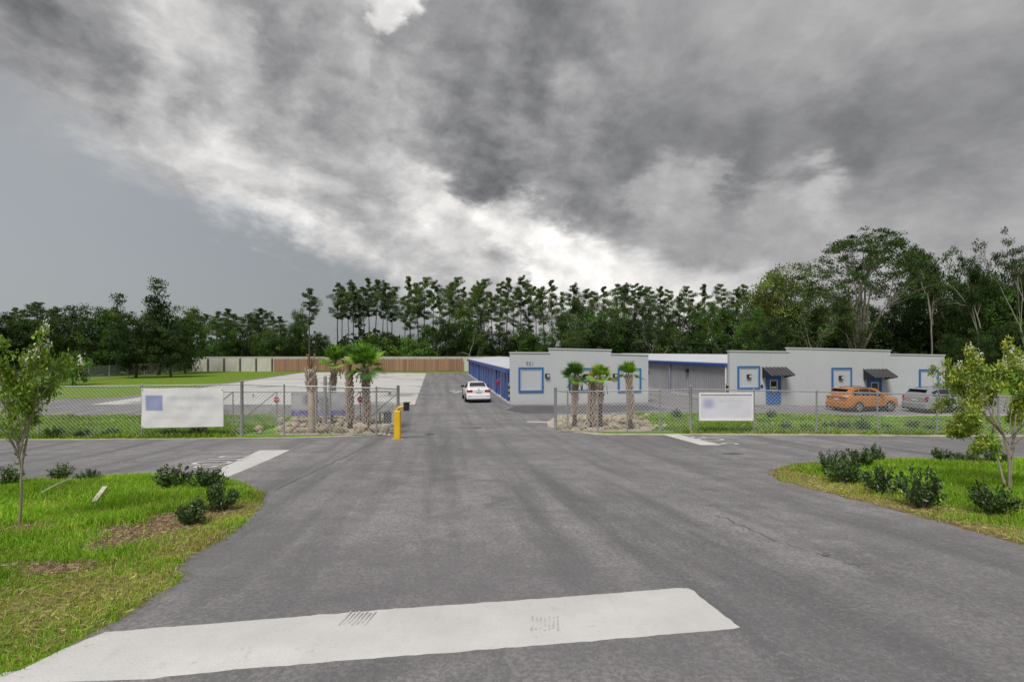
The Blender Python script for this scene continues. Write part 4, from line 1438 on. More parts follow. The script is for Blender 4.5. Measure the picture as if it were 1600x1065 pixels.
def branching(seed, p, d, length, r, depth, spread, mb, tips, rng, bend=0.12, ratio=0.74, kids=(2, 3), gravity=0.0):
    p, d = np.array(p, float), np.array(d, float)
    n_ = 4
    pts, cur = [tuple(p)], p.copy()
    for i in range(n_):
        d = d + rng.normal(0, bend, 3)
        d[2] += gravity
        d /= np.linalg.norm(d)
        cur = cur + d * length / n_
        pts.append(tuple(cur))
    mb.tube(pts, taper(r, r * 0.66, n_), 6 if r > 0.05 else 4, False)
    if depth == 0:
        tips.append((cur, d))
        return
    if depth <= 2:
        tips.append((np.array(pts[2]), d))
    for k in range(rng.integers(kids[0], kids[1] + 1)):
        dd = d + unit(rng.normal(size=(1, 3)))[0] * spread
        dd /= np.linalg.norm(dd)
        s_ = 1.0 if k == 0 else rng.uniform(0.6, 1.0)
        st = np.array(pts[-1] if k < 2 else pts[2])
        branching(seed, st, dd, length * ratio * s_, r * (0.66 if k == 0 else 0.5), depth - 1, spread, mb, tips, rng, bend, ratio, kids, gravity)


def open_tree(seed, stems, depth, length, r, spread, clump, per, leaf, base, trunk, aspect=0.5, ratio=0.74, up=0.3, gravity=0.0, kids=(2, 3), flat=0.5, vary=0.3):
    """a tree whose limbs show: stems is a list of (base point, direction, scale)"""
    rng = np.random.default_rng(seed)
    mb, tips = MB(), []
    for (p, d, s_) in stems:
        branching(seed, p, d, length * s_, r * s_, depth, spread, mb, tips, rng, 0.10, ratio, kids, gravity)
    cs = np.array([t[0] for t in tips])
    V, T, C = clump_leaves(cs, clump, per, leaf, aspect, base, rng, flat, vary, up)
    return tri_mesh(V, T, M['leaf'], C), mb.mesh(M[trunk], True), cs


def balance(crown):
    """the turn that puts the crown's overhang along the line of sight"""
    c = np.zeros(len(crown.vertices) * 3)
    crown.vertices.foreach_get('co', c)
    m = c.reshape(-1, 3).mean(axis=0)
    return math.pi / 2 - math.atan2(m[1], m[0])


def fit_tree(name, label, crown, trunk, x0, x1, top, y, rz, group):
    """place a limbed tree so that its crown spans photo columns x0..x1 and tops out at row top"""
    c = np.zeros(len(crown.vertices) * 3)
    crown.vertices.foreach_get('co', c)
    c = c.reshape(-1, 3)
    ca, sa = math.cos(rz), math.sin(rz)
    X, Y, Z = c[:, 0] * ca - c[:, 1] * sa, c[:, 0] * sa + c[:, 1] * ca, c[:, 2]
    ox, sx, sz = ((x0 + x1) / 2 - CX) / FPX * y, 1.0, 1.0
    for _ in range(12):
        d = y + Y * sx
        px = CX + (ox + X * sx) / d * FPX
        rw = HY - (Z * sz - CZ) / d * FPX
        a, b, t = np.percentile(px, 1.5), np.percentile(px, 98.5), np.percentile(rw, 0.2)
        sx *= ((x1 - x0) / (b - a)) ** 0.7
        sz *= ((HY - top + CZ * FPX / y) / (HY - t + CZ * FPX / y)) ** 0.8
        ox += ((x0 + x1) / 2 - (a + b) / 2) / FPX * y
    return plant_tree(name, label, 'tree', crown, trunk, (ox, y, 0.0), sx, rz, group, sz=sz)


def plant_tree(name, label, cat, crown, trunk, loc, scale=1.0, rz=0.0, group=None, sz=None):
    o = O(name, None, loc=loc, rz=rz, label=label, cat=cat, group=group)
    o.scale = (scale, scale, sz or scale)
    O('crown', crown, o)
    O('trunk', trunk, o)
    return o


ONES = ['', 'first', 'second', 'third', 'fourth', 'fifth', 'sixth', 'seventh', 'eighth', 'ninth', 'tenth', 'eleventh', 'twelfth', 'thirteenth', 'fourteenth', 'fifteenth', 'sixteenth', 'seventeenth', 'eighteenth', 'nineteenth']
TENS = ['', '', 'twenty', 'thirty', 'forty', 'fifty', 'sixty', 'seventy']
TENTH = ['', '', 'twentieth', 'thirtieth', 'fortieth', 'fiftieth', 'sixtieth', 'seventieth']


def ordinal(n_):
    if n_ < 20:
        return ONES[n_]
    return TENTH[n_ // 10] if n_ % 10 == 0 else TENS[n_ // 10] + ' ' + ONES[n_ % 10]


def tree_at(px, top, y, base_h):
    """scale and place: the tree's top shows in photo row `top` at depth y"""
    h = CZ + (HY - top) / FPX * y
    return ((px - CX) / FPX * y, y, 0.0), h / base_h


rg = random.Random(11)
# ------------------------------------------------------------------ pines behind the boards
PINES = [pine(100 + k, 20.0, 1.9 + 0.22 * k, 0.56 + 0.045 * (k % 4), 26 + 2 * k, base=(0.072, 0.118, 0.032)) for k in range(6)]
PINES_L = [pine(140 + k, 20.0, 2.1 + 0.3 * k, 0.42 + 0.06 * k, 38, base=(0.100, 0.165, 0.036)) for k in range(4)]
pine_px = [527, 534, 545, 553, 561, 569, 577, 586, 598, 606, 612, 633, 641, 654, 663, 676, 688, 701, 713, 724, 736, 747, 757, 769, 780, 791, 802, 813, 826, 838, 851, 863, 877, 893, 905, 918, 931, 945, 960, 975, 989, 1003, 1018, 1031, 1047, 1062, 1077, 1088, 1101, 1115, 1131, 1148, 1162]
for i, px in enumerate(pine_px):
    top = (434 if px < 900 else 444) + rg.choice((0, 3, 8, 14, 22, 30)) * (1.0 if i % 3 else 0.5)
    y = rg.uniform(108, 130)
    k = i % 6
    v_ = PINES[k] if px < 640 or i % 2 else PINES_L[i % 4]
    loc, s_ = tree_at(px, top, y, 20.2)
    plant_tree('pine_tree', 'tall slender pine, %s from the left in the stand' % ordinal(i + 1), 'pine tree', v_[0], v_[1], loc, s_ * rg.uniform(0.92, 1.08), rg.uniform(0, 6.28), 'pines in the stand behind the lot', sz=s_)
loc, s_ = tree_at(483, 450, 96, 20.2)
plant_tree('pine_tree', 'lone dark pine standing left of the pine stand above the brown fence', 'pine tree', PINES[4][0], PINES[4][1], loc, s_ * 1.15, 1.0, 'pines in the stand behind the lot', sz=s_)
# far dark pines over the left trees
far_px = [20, 40, 62, 85, 300, 318, 338, 352, 368, 385, 400, 412, 428, 441]
for i, px in enumerate(far_px):
    loc, s_ = tree_at(px, 478 + rg.choice((0, 4, 8, 12)) + (8 if px > 420 else 0) - (6 if px < 90 else 0), 118 + rg.uniform(0, 18), 20.2)
    v_ = PINES[i % 6]
    where = 'left edge' if px < 100 else 'white fence'
    plant_tree('pine_tree', 'distant dark pine top, %s from left, over the %s' % (ordinal(i + 1), where), 'pine tree', v_[0], v_[1], loc, s_ * 1.5, rg.uniform(0, 6.28), 'far pines on the left skyline', sz=s_)

# ------------------------------------------------------------------ broadleaved trees
DARK = (0.036, 0.066, 0.016)
MID = (0.072, 0.135, 0.024)
OLIVE = (0.12, 0.155, 0.036)
BRIGHT = (0.11, 0.20, 0.03)
BRO = {}
for k in range(4):
    BRO['dark%d' % k] = broadleaf(200 + k, 12.0, 10.0 + k, 0.10, 120, 110, 0.27, DARK, clump=0.125)
for k in range(4):
    BRO['mid%d' % k] = broadleaf(220 + k, 12.0, 9.0 + k, 0.08, 115, 110, 0.27, MID, clump=0.125)
BRO['cone0'] = broadleaf(240, 14.0, 9.0, 0.12, 80, 60, 0.34, DARK, shape='cone')
BRO['olive0'] = broadleaf(250, 14.0, 12.0, 0.22, 140, 120, 0.24, OLIVE, 'pale_bark', clump=0.11)
BRO['olive1'] = broadleaf(251, 14.0, 11.0, 0.15, 90, 74, 0.34, (0.075, 0.12, 0.028), 'pale_bark')
BRO['bright0'] = broadleaf(260, 5.0, 6.0, 0.02, 60, 60, 0.26, BRIGHT)
BRO['bright1'] = broadleaf(261, 5.0, 7.0, 0.02, 60, 60, 0.26, (0.09, 0.165, 0.03))


def bro(kind, px, top, y, label, wide=1.0, cat='tree', name='broadleaf_tree', group=None):
    base_h = {'d': 12.0, 'm': 12.0, 'c': 14.0, 'o': 14.0, 'b': 5.0}[kind[0]]
    loc, s_ = tree_at(px, top, y, base_h)
    return plant_tree(name, label, cat, BRO[kind][0], BRO[kind][1], loc, s_ * wide, rg.uniform(0, 6.28), group, sz=s_)


LG = 'dark trees along the left field'
bro('dark0', -70, 474, 72, 'dark tree cut by the left picture edge, low behind the flowering sapling', 1.1, group=LG)
bro('dark1', 8, 482, 76, 'dark tree behind the left flowering sapling crown', 1.1, group=LG)
bro('dark2', 62, 480, 82, 'broad dark tree second from the left edge on the skyline', 1.0, group=LG)
bro('dark3', 112, 477, 78, 'broad dark tree just left of the twin bare tipped trees', 0.95, group=LG)
bro('mid0', 165, 474, 80, 'dark green tree left of the pointed tree on the left field', 0.9, group=LG)
bro('cone0', 184, 461, 86, 'feathery topped tree left of the tallest pointed tree', 0.8, group=LG)
bro('dark0', 212, 484, 74, 'rounded dark tree at the foot of the pointed tree', 0.95, group=LG)
bro('cone0', 247, 438, 83, 'tallest pointed dark tree rising over the left field', 0.86, group=LG)
bro('mid1', 290, 474, 90, 'green tree right of the tallest pointed tree on the left', 0.75, group=LG)
bro('dark1', 268, 500, 76, 'dark tree with low canopy and stout trunk on the mown field', 0.85, group=LG)
bro('mid2', 345, 497, 104, 'light topped green tree above the pale panel wall', 0.75, group=LG)
bro('dark2', 385, 495, 108, 'dark tree above the right half of the pale panel wall', 0.8, group=LG)
bro('mid3', 418, 508, 104, 'mid green tree where the pale wall meets the brown fence', 0.7, group=LG)
bro('dark3', 447, 512, 106, 'dark tree behind the left end of the brown fence', 0.7, group=LG)
bro('mid1', 466, 478, 108, 'bushy dark tree beside the lone pine', 0.42, group=LG)
bro('dark0', 500, 517, 106, 'low dark tree under the gap left of the pine stand', 0.8, group=LG)
bro('bright1', 112, 548, 58, 'small light green tree beside the distant field fence', 0.75, group=LG)
bro('dark2', -160, 470, 80, 'dark tree beyond the left picture edge', 1.1, group=LG)
MG = 'trees below the pines behind the lot'
mids = [(540, 530, 'dark0', .7), (575, 524, 'dark2', .7), (612, 514, 'dark1', .65), (640, 522, 'dark3', .7), (668, 500, 'mid0', .7), (700, 492, 'dark1', .75), (728, 470, 'mid3', .62), (752, 500, 'dark2', .7), (786, 508, 'dark0', .8), (820, 502, 'mid1', .7), (852, 512, 'mid2', .6),
        (884, 484, 'mid0', .75), (908, 468, 'mid2', .66), (936, 492, 'dark1', .7), (962, 466, 'mid3', .62), (988, 492, 'dark0', .7), (1012, 480, 'dark3', .62), (1042, 490, 'mid1', .7), (1070, 478, 'dark2', .65), (1102, 476, 'mid2', .66), (1132, 470, 'mid0', .66), (1160, 480, 'dark0', .7), (1184, 462, 'mid1', .6)]
for i, (px, top, kd, w_) in enumerate(mids):
    where = 'brown fence' if px < 735 else ('storage block' if px < 1015 else 'metal sided flank')
    bro(kd, px, top, rg.uniform(105, 112), 'leafy tree below the pines above the %s, %s from left' % (where, ordinal(i + 1)), w_, group=MG)
bro('bright0', 632, 527, 104.5, 'bright green bush behind the brown fence right of the palms', 1.0, 'bush', 'bush')
bro('bright1', 578, 520, 105, 'bright green bush above the right palm of the left pair', 0.9, 'bush', 'bush')
bro('bright1', 655, 533, 104.5, 'smaller bright bush right of the other behind the brown fence', 0.9, 'bush', 'bush')
bro('bright0', 540, 537, 104.5, 'bright bush seen between the two leafy left palms', 0.9, 'bush', 'bush')
RG = 'woods behind the office building'
bro('olive0', 1236, 407, 72, 'large olive green tree rising left of the big spreading tree', 0.78, group=RG)
bro('olive1', 1202, 415, 78, 'slimmer olive tree at the left end of the tall right woods', 0.6, group=RG)
rights = [(1175, 480, 'mid2', .6, 70), (1212, 490, 'dark0', .6, 66), (1258, 470, 'dark2', .6, 70), (1300, 462, 'mid3', .6, 74), (1340, 455, 'dark1', .62, 76), (1395, 462, 'dark3', .62, 74), (1432, 428, 'dark0', .6, 78), (1470, 420, 'dark2', .6, 72), (1508, 412, 'dark1', .6, 76), (1545, 416, 'mid0', .62, 72), (1592, 404, 'dark3', .62, 74), (1640, 398, 'dark0', .7, 72), (1700, 425, 'mid1', .7, 74), (1525, 515, 'dark2', .6, 56), (1570, 500, 'dark0', .7, 58), (1640, 510, 'mid2', .7, 58), (1490, 522, 'dark3', .5, 60)]
for i, (px, top, kd, w_, y) in enumerate(rights):
    bro(kd, px, top, y, 'dense dark tree behind the office roof, %s from the left' % ordinal(i + 1), w_, group=RG)

# the big spreading tree with pale limbs, and the thin pale trunked ones
def umbrella_tree(seed, rad=7.6, top=18.8, fork=3.6, limbs=8, targets=84):
    rng_ = np.random.default_rng(seed)
    mb = MB()
    mb.tube([(0, 0, -0.4), (0.05, 0, 1.8), (0, 0, fork)], [0.42, 0.34, 0.30], 9)
    ends = []
    for k in range(limbs):
        a_ = 6.283 * (k + rng_.uniform(-0.3, 0.3)) / limbs
        rr = rad * rng_.uniform(0.25, 0.62) if k % 3 else rad * 0.12
        ends.append(np.array([math.cos(a_) * rr, math.sin(a_) * rr, rng_.uniform(10.2, 13.2) if k % 3 else 14.0]))
    paths = []
    for k, e in enumerate(ends):
        st = np.array([0, 0, fork * rng_.uniform(0.75, 1.0)])
        mid = st + (e - st) * np.array([0.30, 0.30, 0.48]) + rng_.normal(0, 0.3, 3)
        m2 = st + (e - st) * np.array([0.62, 0.62, 0.78]) + rng_.normal(0, 0.3, 3)
        mb.tube([tuple(st), tuple(mid), tuple(m2), tuple(e)], [0.20, 0.15, 0.115, 0.075], 7)
        paths.append((m2, e))
    cs = []
    for _ in range(targets):
        r_ = rad * rng_.random() ** 0.55
        a_ = rng_.uniform(0, 6.283)
        lobe = 1.0 + 0.16 * math.sin(3 * a_ + seed) + 0.10 * math.sin(5 * a_)
        z = top - 6.0 * (r_ / rad) ** 2.0 - rng_.random() ** 1.6 * 4.2
        t = np.array([math.cos(a_) * r_ * lobe, math.sin(a_) * r_ * lobe, z])
        m2, e = min(paths, key=lambda p: np.linalg.norm(p[1] - t))
        st = m2 + (e - m2) * rng_.uniform(0.2, 1.0)
        kn = (st + t) / 2 + rng_.normal(0, 0.25, 3) + np.array([0, 0, 0.3])
        mb.tube([tuple(st), tuple(kn), tuple(t)], [0.055, 0.04, 0.015], 4, False)
        cs.append(t)
        for _ in range(3):
            cs.append(t + rng_.normal(0, 1, 3) * np.array([0.85, 0.85, 0.35]))
    V, T, C = clump_leaves(np.array(cs), 0.95 * rng_.uniform(0.7, 1.2, len(cs)), 52, 0.25, 0.5, (0.056, 0.100, 0.022), rng_, 0.42, 0.28)
    return tri_mesh(V, T, M['leaf'], C), mb.mesh(M['pale_bark'], True)


cr, tr = umbrella_tree(41)
fit_tree('spreading_tree', 'huge spreading tree with pale forked limbs behind the office building', cr, tr, 1252, 1474, 357, 62, 0.4, RG)
cr, tr, _ = open_tree(312, [((0, 0, -0.3), (-0.45, 0.1, 0.9), 1.0), ((-2.0, 0.4, 3.6), (-0.2, 0, 1.0), 0.8)], 4, 5.0, 0.16, 0.55, 1.0, 60, 0.26, (0.06, 0.10, 0.022), 'pale_bark', flat=0.5)
fit_tree('leaning_tree', 'pale limbed tree leaning left beside the huge spreading tree', cr, tr, 1285, 1365, 446, 60, 0.0, RG)
for px, top, y, seed, lab in ((1448, 384, 66, 321, 'tall open tree close right of the huge spreading tree'), (1506, 380, 64, 322, 'airy dark leaved tree left of the thin pale trunk'), (1578, 356, 60, 323, 'thin pale trunked tree with a sparse crown near the right edge')):
    cr, tr, _ = open_tree(seed, [((0, 0, -0.3), (0.0, 0, 1), 1.5), ((0, 0, 6.0), (0.3, 0.2, 0.9), 0.9)], 5 if seed != 323 else 4, 3.7 if seed != 323 else 4.2, 0.13, 0.55, 0.80, 40 if seed != 323 else 44, 0.24, (0.045, 0.08, 0.022), 'pale_bark', ratio=0.74, flat=0.55)
    fit_tree('open_tree', lab, cr, tr, px - 44, px + 42, top, y, balance(cr), RG)
for px, top, y, seed, lab in ((905, 486, 103.5, 331, 'pale branched half bare tree above the storage block parapet'), (1022, 490, 103.5, 332, 'pale crooked bare tree above the gap between the buildings'), (738, 500, 103.5, 333, 'pair of thin pale trunks behind the end of the brown fence'), (1270, 470, 62, 334, 'pale thin forked trunk above the left awning')):
    cr, tr, _ = open_tree(seed, [((0, 0, -0.3), (-0.1, 0, 1), 1.2), ((0.1, 0, 1.0), (0.45, 0.1, 0.9), 0.9)], 4, 3.2, 0.12, 0.62, 0.8, 16, 0.26, (0.07, 0.12, 0.028), 'pale_bark', ratio=0.75)
    zmax = max(v.co.z for v in cr.vertices)
    loc, s_ = tree_at(px, top, y, zmax)
    plant_tree('half_bare_tree', lab, 'tree', cr, tr, loc, s_, seed, RG if px > 1100 else MG)

# undergrowth filling the wood's floor: one mass
rng = np.random.default_rng(77)


def undergrowth(n_, xr, yr, hmax, base, size):
    c = np.stack([rng.uniform(*xr, n_), rng.uniform(*yr, n_), np.zeros(n_)], axis=1)
    hh = hmax * (0.45 + 0.55 * (0.5 + 0.5 * np.sin(c[:, 0] * 0.35 + 1.3 * np.sin(c[:, 0] * 0.11)))) * (0.8 + 0.4 * rng.random(n_))
    c[:, 2] = rng.random(n_) * hh
    t = np.array(base) * np.exp(rng.normal(0, 0.35, (n_, 1)))
    return leaf_cards(c, size * np.exp(rng.normal(0, 0.3, n_)), 0.7, t, rng, 0.2)


for (n_, xr, yr, hm, base, size) in ((52000, (-130, 75), (112, 134), 8.0, (0.024, 0.042, 0.012), 0.75), (16000, (-42, 60), (101, 105), 2.6, (0.055, 0.10, 0.02), 0.4), (26000, (28, 100), (70, 92), 9.0, (0.022, 0.04, 0.011), 0.7), (9000, (-110, -60), (84, 110), 4.0, (0.025, 0.045, 0.012), 0.55)):
    V, T, C = undergrowth(n_, xr, yr, hm, base, size)
    keep = None
    O('undergrowth', tri_mesh(V, T, M['leaf'], C), label='dark leafy undergrowth filling the floor of the woods', cat='undergrowth', kind='stuff')

# ------------------------------------------------------------------ palms
def frond_mesh(seed, base, rad=0.66, pet=0.50, seg=20, span=190):
    """a costapalmate fan on its stalk; grows along +X and arches up then over"""
    rng_ = random.Random(seed)
    mb = MB()
    mb.tint = tuple(b * 1.2 for b in base)
    hub = Vector((pet, 0, pet * 0.16))
    mb.tube([(0, 0, 0), (pet * 0.5, 0, pet * 0.13), tuple(hub)], [0.020, 0.014, 0.010], 4, False)
    for k in range(seg):
        a = R(-span / 2 + span * k / (seg - 1))
        L_ = rad * (0.72 + 0.28 * math.cos(a * 0.62)) * rng_.uniform(0.9, 1.08)
        d = Vector((math.cos(a), math.sin(a), 0.10 + 0.22 * abs(math.sin(a))))
        side = Vector((-math.sin(a), math.cos(a), 0))
        g = rng_.uniform(0.72, 1.25)
        mb.tint = tuple(b * g for b in base)
        droop = rng_.uniform(0.0, 0.22)
        p0, p1, p2 = hub, hub + d * L_ * 0.55 + Vector((0, 0, 0.03)), hub + d * L_ - Vector((0, 0, droop * L_))
        w0, w1 = 0.010, 0.027 * rad / 0.6
        fold = Vector((0, 0, 0.018))
        mb.add([p0 - side * w0, p0 + side * w0, p1 + side * w1 - fold, p1 - side * w1 - fold, p1, p2], [(0, 4, 3), (0, 1, 4), (1, 2, 4), (3, 4, 5), (4, 2, 5)])
    return mb.mesh(M['leaf'], tinted=True)


FROND = {}
for nm, b in (('green', (0.15, 0.31, 0.034)), ('light', (0.26, 0.43, 0.05)), ('dark', (0.07, 0.155, 0.034)), ('gold', (0.50, 0.42, 0.05))):
    FROND[nm] = [frond_mesh(hash(nm) % 97 + k if False else k * 7 + len(nm), b) for k in range(3)]


def palm_trunk(h, r0, r1, seed, boots_from, boots_to, flare=1.15):
    rng_ = random.Random(seed)
    mb = MB()
    n_ = 10
    lx, ly = rng_.uniform(-0.05, 0.05) * h, rng_.uniform(-0.05, 0.05) * h
    ax = lambda t: Vector((lx * t * t, ly * t * t, h * t))
    rr = lambda t: (r0 + (r1 - r0) * t) * (1 + (flare - 1) * max(0, 1 - t * 6))
    mb.tube([tuple(ax(t / n_ if t else -0.05)) for t in range(n_ + 1)], [rr(t / n_) * rng_.uniform(0.96, 1.04) for t in range(n_ + 1)], 12)
    bo = MB()
    rows = max(3, int((boots_to - boots_from) * h / 0.17))
    for j in range(rows):
        t = boots_from + (boots_to - boots_from) * j / rows
        for k in range(5):
            a = 2 * math.pi * (k + 0.5 * (j % 2)) / 5 + rng_.uniform(-0.12, 0.12)
            c = ax(t)
            o_ = Vector((math.cos(a), math.sin(a), 0))
            s_ = Vector((-math.sin(a), math.cos(a), 0))
            r_ = rr(t)
            ln = rng_.uniform(0.26, 0.36)
            out_ = rng_.uniform(0.05, 0.10)
            for sg in (-1, 1):          # every leaf base is split into two arms
                p0 = c + o_ * (r_ * 0.93) + s_ * sg * 0.015
                p1 = c + o_ * (r_ + out_ * 0.5) + s_ * sg * 0.05 + Vector((0, 0, ln * 0.55))
                p2 = c + o_ * (r_ + out_) + s_ * sg * 0.11 + Vector((0, 0, ln))
                bo.tube([tuple(p0), tuple(p1), tuple(p2)], [0.034, 0.030, 0.018], 4)
    return mb, bo, ax


def palm(name, label, px, pyb, pytop, seed, r0, r1, crown=None, boots=(0.3, 0.97), nf=26, size=1.0, spikes=0, flare=1.15, low=-6):
    p_ = at3(px, pyb, 0.03)
    h = CZ - (pytop - HY) / FPX * p_.y - p_.z
    rng_ = random.Random(seed)
    o = O(name, None, loc=p_, label=label, cat='palm tree', group='palms flanking the entrance')
    mb, bo, ax = palm_trunk(h, r0, r1, seed, boots[0], boots[1], flare)
    O('trunk', mb.mesh(M['boot' if boots[0] > 0.6 else 'palm_bark'], True), o)
    O('leaf_bases', bo.mesh(M['boot']), o)
    top = ax(1.0)
    if crown:
        for k in range(nf):
            fr = O('frond', FROND[crown[k % len(crown)]][k % 3], o, loc=top - Vector((0, 0, 0.02 * k / nf)))
            q = k / nf
            el_ = R(86 - (86 - low) * q ** 1.3 - (32 if q > 0.82 and low > -20 else 0) + rng_.uniform(-9, 9))
            fr.rotation_euler = (rng_.uniform(-0.5, 0.5), -el_, k * 2.39996 + rng_.uniform(-0.2, 0.2))
            s_ = size * rng_.uniform(0.88, 1.12) * (0.75 if q < 0.12 else 1.0)
            fr.scale = (s_, s_, s_)
        if spikes:
            dm = MB()
            for k in range(spikes):
                a = rng_.uniform(0, 6.28)
                d = Vector((math.cos(a), math.sin(a), 0))
                dm.tube([tuple(top - Vector((0, 0, 0.1)) + d * 0.06), tuple(top - Vector((0, 0, 0.25)) + d * rng_.uniform(0.2, 0.4)), tuple(top - Vector((0, 0, rng_.uniform(0.4, 0.75))) + d * rng_.uniform(0.25, 0.45))], [0.012, 0.010, 0.03], 3)
            O('dead_fronds', dm.mesh(M['straw']), o)
    else:
        dm = MB()
        for k in range(spikes):
            a = rng_.uniform(0, 6.28)
            d = Vector((math.cos(a), math.sin(a), 0))
            L_ = rng_.uniform(0.35, 0.75) * size
            sp = rng_.uniform(0.02, 0.22)
            dm.tube([tuple(top + d * 0.05 - Vector((0, 0, 0.1))), tuple(top + d * (0.05 + sp * 0.5) + Vector((0, 0, L_ * 0.5))), tuple(top + d * (0.05 + sp) + Vector((0, 0, L_)))], [0.028, 0.022, 0.012], 4)
        O('cut_stalks', dm.mesh(M['straw']), o)
    return o


palm('cabbage_palm', 'stout headless palm trunk, leftmost palm behind the left fence', 487, 678, 577, 1, 0.15, 0.14, None, (0.66, 0.99), spikes=16, size=0.95)
palm('cabbage_palm', 'leafy green palm behind the grey banner, left of the two leafy ones', 518, 664, 571, 2, 0.09, 0.085, ('green', 'green', 'dark', 'light'), (0.45, 0.98), 24, 0.90, spikes=6, low=22)
palm('cabbage_palm', 'headless crisscross palm trunk between the two leafy left palms', 547, 671, 582, 3, 0.11, 0.085, None, (0.12, 0.99), spikes=16, size=1.0)
palm('cabbage_palm', 'largest leafy palm behind the left fence beside the second stop sign', 573, 671, 574, 4, 0.115, 0.085, ('green', 'light', 'green', 'dark'), (0.08, 0.98), 32, 1.0, spikes=14, low=-4)
palm('cabbage_palm', 'leafy palm with dark drooping crown, leftmost behind the right fence', 898, 668, 589, 5, 0.10, 0.075, ('dark', 'green', 'dark'), (0.25, 0.98), 30, 0.68, spikes=8, flare=1.7, low=-45)
palm('cabbage_palm', 'thick headless palm trunk between two leafy palms at the right rocks', 924, 669, 592, 6, 0.15, 0.095, None, (0.05, 0.98), spikes=9, size=0.8)
palm('cabbage_palm', 'leafy palm with yellowing fronds leaning right of the headless trunk', 938, 669, 592, 7, 0.10, 0.09, ('light', 'gold', 'green', 'light'), (0.5, 0.98), 24, 0.70, spikes=6, low=-25)
palm('cabbage_palm', 'smallest leafy palm standing alone at the right end of the rocks', 985, 672, 588, 8, 0.095, 0.07, ('green', 'light', 'green'), (0.2, 0.98), 20, 0.64, flare=1.25, low=12)
p_ = at3(909, 668)
O('prop_stake', MB().tube([p_ + Vector((0.0, -0.1, 0.02)), p_ + Vector((0.42, 0.1, 0.62))], 0.035, 5).mesh(M['stick']), label='pale timber stake propping the thick headless palm trunk', cat='stake')

# ------------------------------------------------------------------ limestone rocks
O('rock_bed', sheet([A(433, 652.5), A(606, 654), A(609, 664), A(603, 675), A(560, 680), A(440, 682)], 0.06, 0.5, M['sand'], rim=0.04), kind='structure')
O('rock_bed', sheet([A(870, 661), A(884, 652), A(1008, 650), A(1022, 662), A(1012, 675), A(940, 676), A(892, 671)], 0.06, 0.5, M['sand'], rim=0.04), kind='structure')

def rock_mesh(seed):
    rng_ = np.random.default_rng(seed)
    import bmesh
    bm = bmesh.new()
    bmesh.ops.create_icosphere(bm, subdivisions=2, radius=0.5)
    cuts = unit(rng_.normal(size=(9, 3)))
    lim = rng_.uniform(0.26, 0.44, 9)
    for v_ in bm.verts:
        c = np.array(v_.co)
        for n_, l_ in zip(cuts, lim):
            d = float(c @ n_)
            if d > l_:
                c = c - n_ * (d - l_)
        c += rng_.normal(0, 0.012, 3)
        v_.co = c
    me_ = bpy.data.meshes.new('mesh')
    bm.to_mesh(me_)
    bm.free()
    me_.materials.append(M['rock'])
    return me_


ROCKS = [rock_mesh(400 + k) for k in range(8)]
rr_ = random.Random(21)


def rock_bed(n_, x0, x1, y0, y1, label, group, smin, smax, avoid=()):
    placed = []
    tries = 0
    while len(placed) < n_ and tries < 6000:
        tries += 1
        px, py = rr_.uniform(x0, x1), rr_.uniform(y0, y1)
        s_ = rr_.uniform(smin, smax)
        p = at3(px, py)
        if any((p.x - q[0]) ** 2 + (p.y - q[1]) ** 2 < ((s_ + q[2]) * 0.36) ** 2 for q in placed):
            continue
        if any(abs(px - a) < 7 and abs(py - b) < 6 for a, b in avoid):
            continue
        placed.append((p.x, p.y, s_))
        o = O('rock', ROCKS[rr_.randrange(8)], loc=(p.x, p.y, p.z + 0.04 + 0.26 * s_), label=label, cat='rock', group=group)
        o.scale = (s_ * rr_.uniform(0.9, 1.35), s_, s_ * rr_.uniform(0.6, 0.85))
        o.rotation_euler = (rr_.uniform(-0.3, 0.3), rr_.uniform(-0.3, 0.3), rr_.uniform(0, 6.28))


rock_bed(110, 434, 604, 654, 679, 'cream limestone rock in the bed around the left palms', 'rocks around the left palms', 0.24, 0.58, ((487, 678), (518, 664), (547, 671), (573, 671)))
rock_bed(95, 876, 1012, 652, 673, 'cream limestone rock in the bed around the right palms', 'rocks around the right palms', 0.18, 0.44, ((898, 668), (924, 669), (938, 669), (985, 672)))
rock_bed(5, 1012, 1042, 668, 675, 'loose limestone rock lying in grass right of the right rock bed', 'stray rocks right of the rock bed', 0.2, 0.4)
rock_bed(3, 360, 425, 674, 680, 'loose limestone rock in grass left of the left rock bed', 'stray rocks left of the rock bed', 0.25, 0.45)
rock_bed(6, 1140, 1182, 666, 673, 'loose pale rock under the framed sign', 'stray rocks under the framed sign', 0.15, 0.3)
# small rubble between them
rng = np.random.default_rng(5)


def rubble(px0, px1, py0, py1, n_):
    V, T, k = [], [], 0
    for _ in range(n_):
        p = at3(rng.uniform(px0, px1), rng.uniform(py0, py1), 0.05)
        s_ = rng.uniform(0.04, 0.11)
        q = np.array([[1, 0, 0], [-1, 0, 0], [0, 1, 0], [0, -1, 0], [0, 0, 0.8], [0, 0, -0.5]]) * s_ * rng.uniform(0.7, 1.2, (6, 1)) + np.array(p)
        V.append(q)
        T.append(np.array([[0, 2, 4], [2, 1, 4], [1, 3, 4], [3, 0, 4]]) + k)
        k += 6
    return tri_mesh(np.concatenate(V), np.concatenate(T), M['rock'])


O('rubble', rubble(430, 608, 653, 681, 700), label='small limestone rubble between the left rocks', cat='rubble', kind='stuff')
O('rubble', rubble(870, 1018, 650, 675, 700), label='small limestone rubble between the right rocks', cat='rubble', kind='stuff')

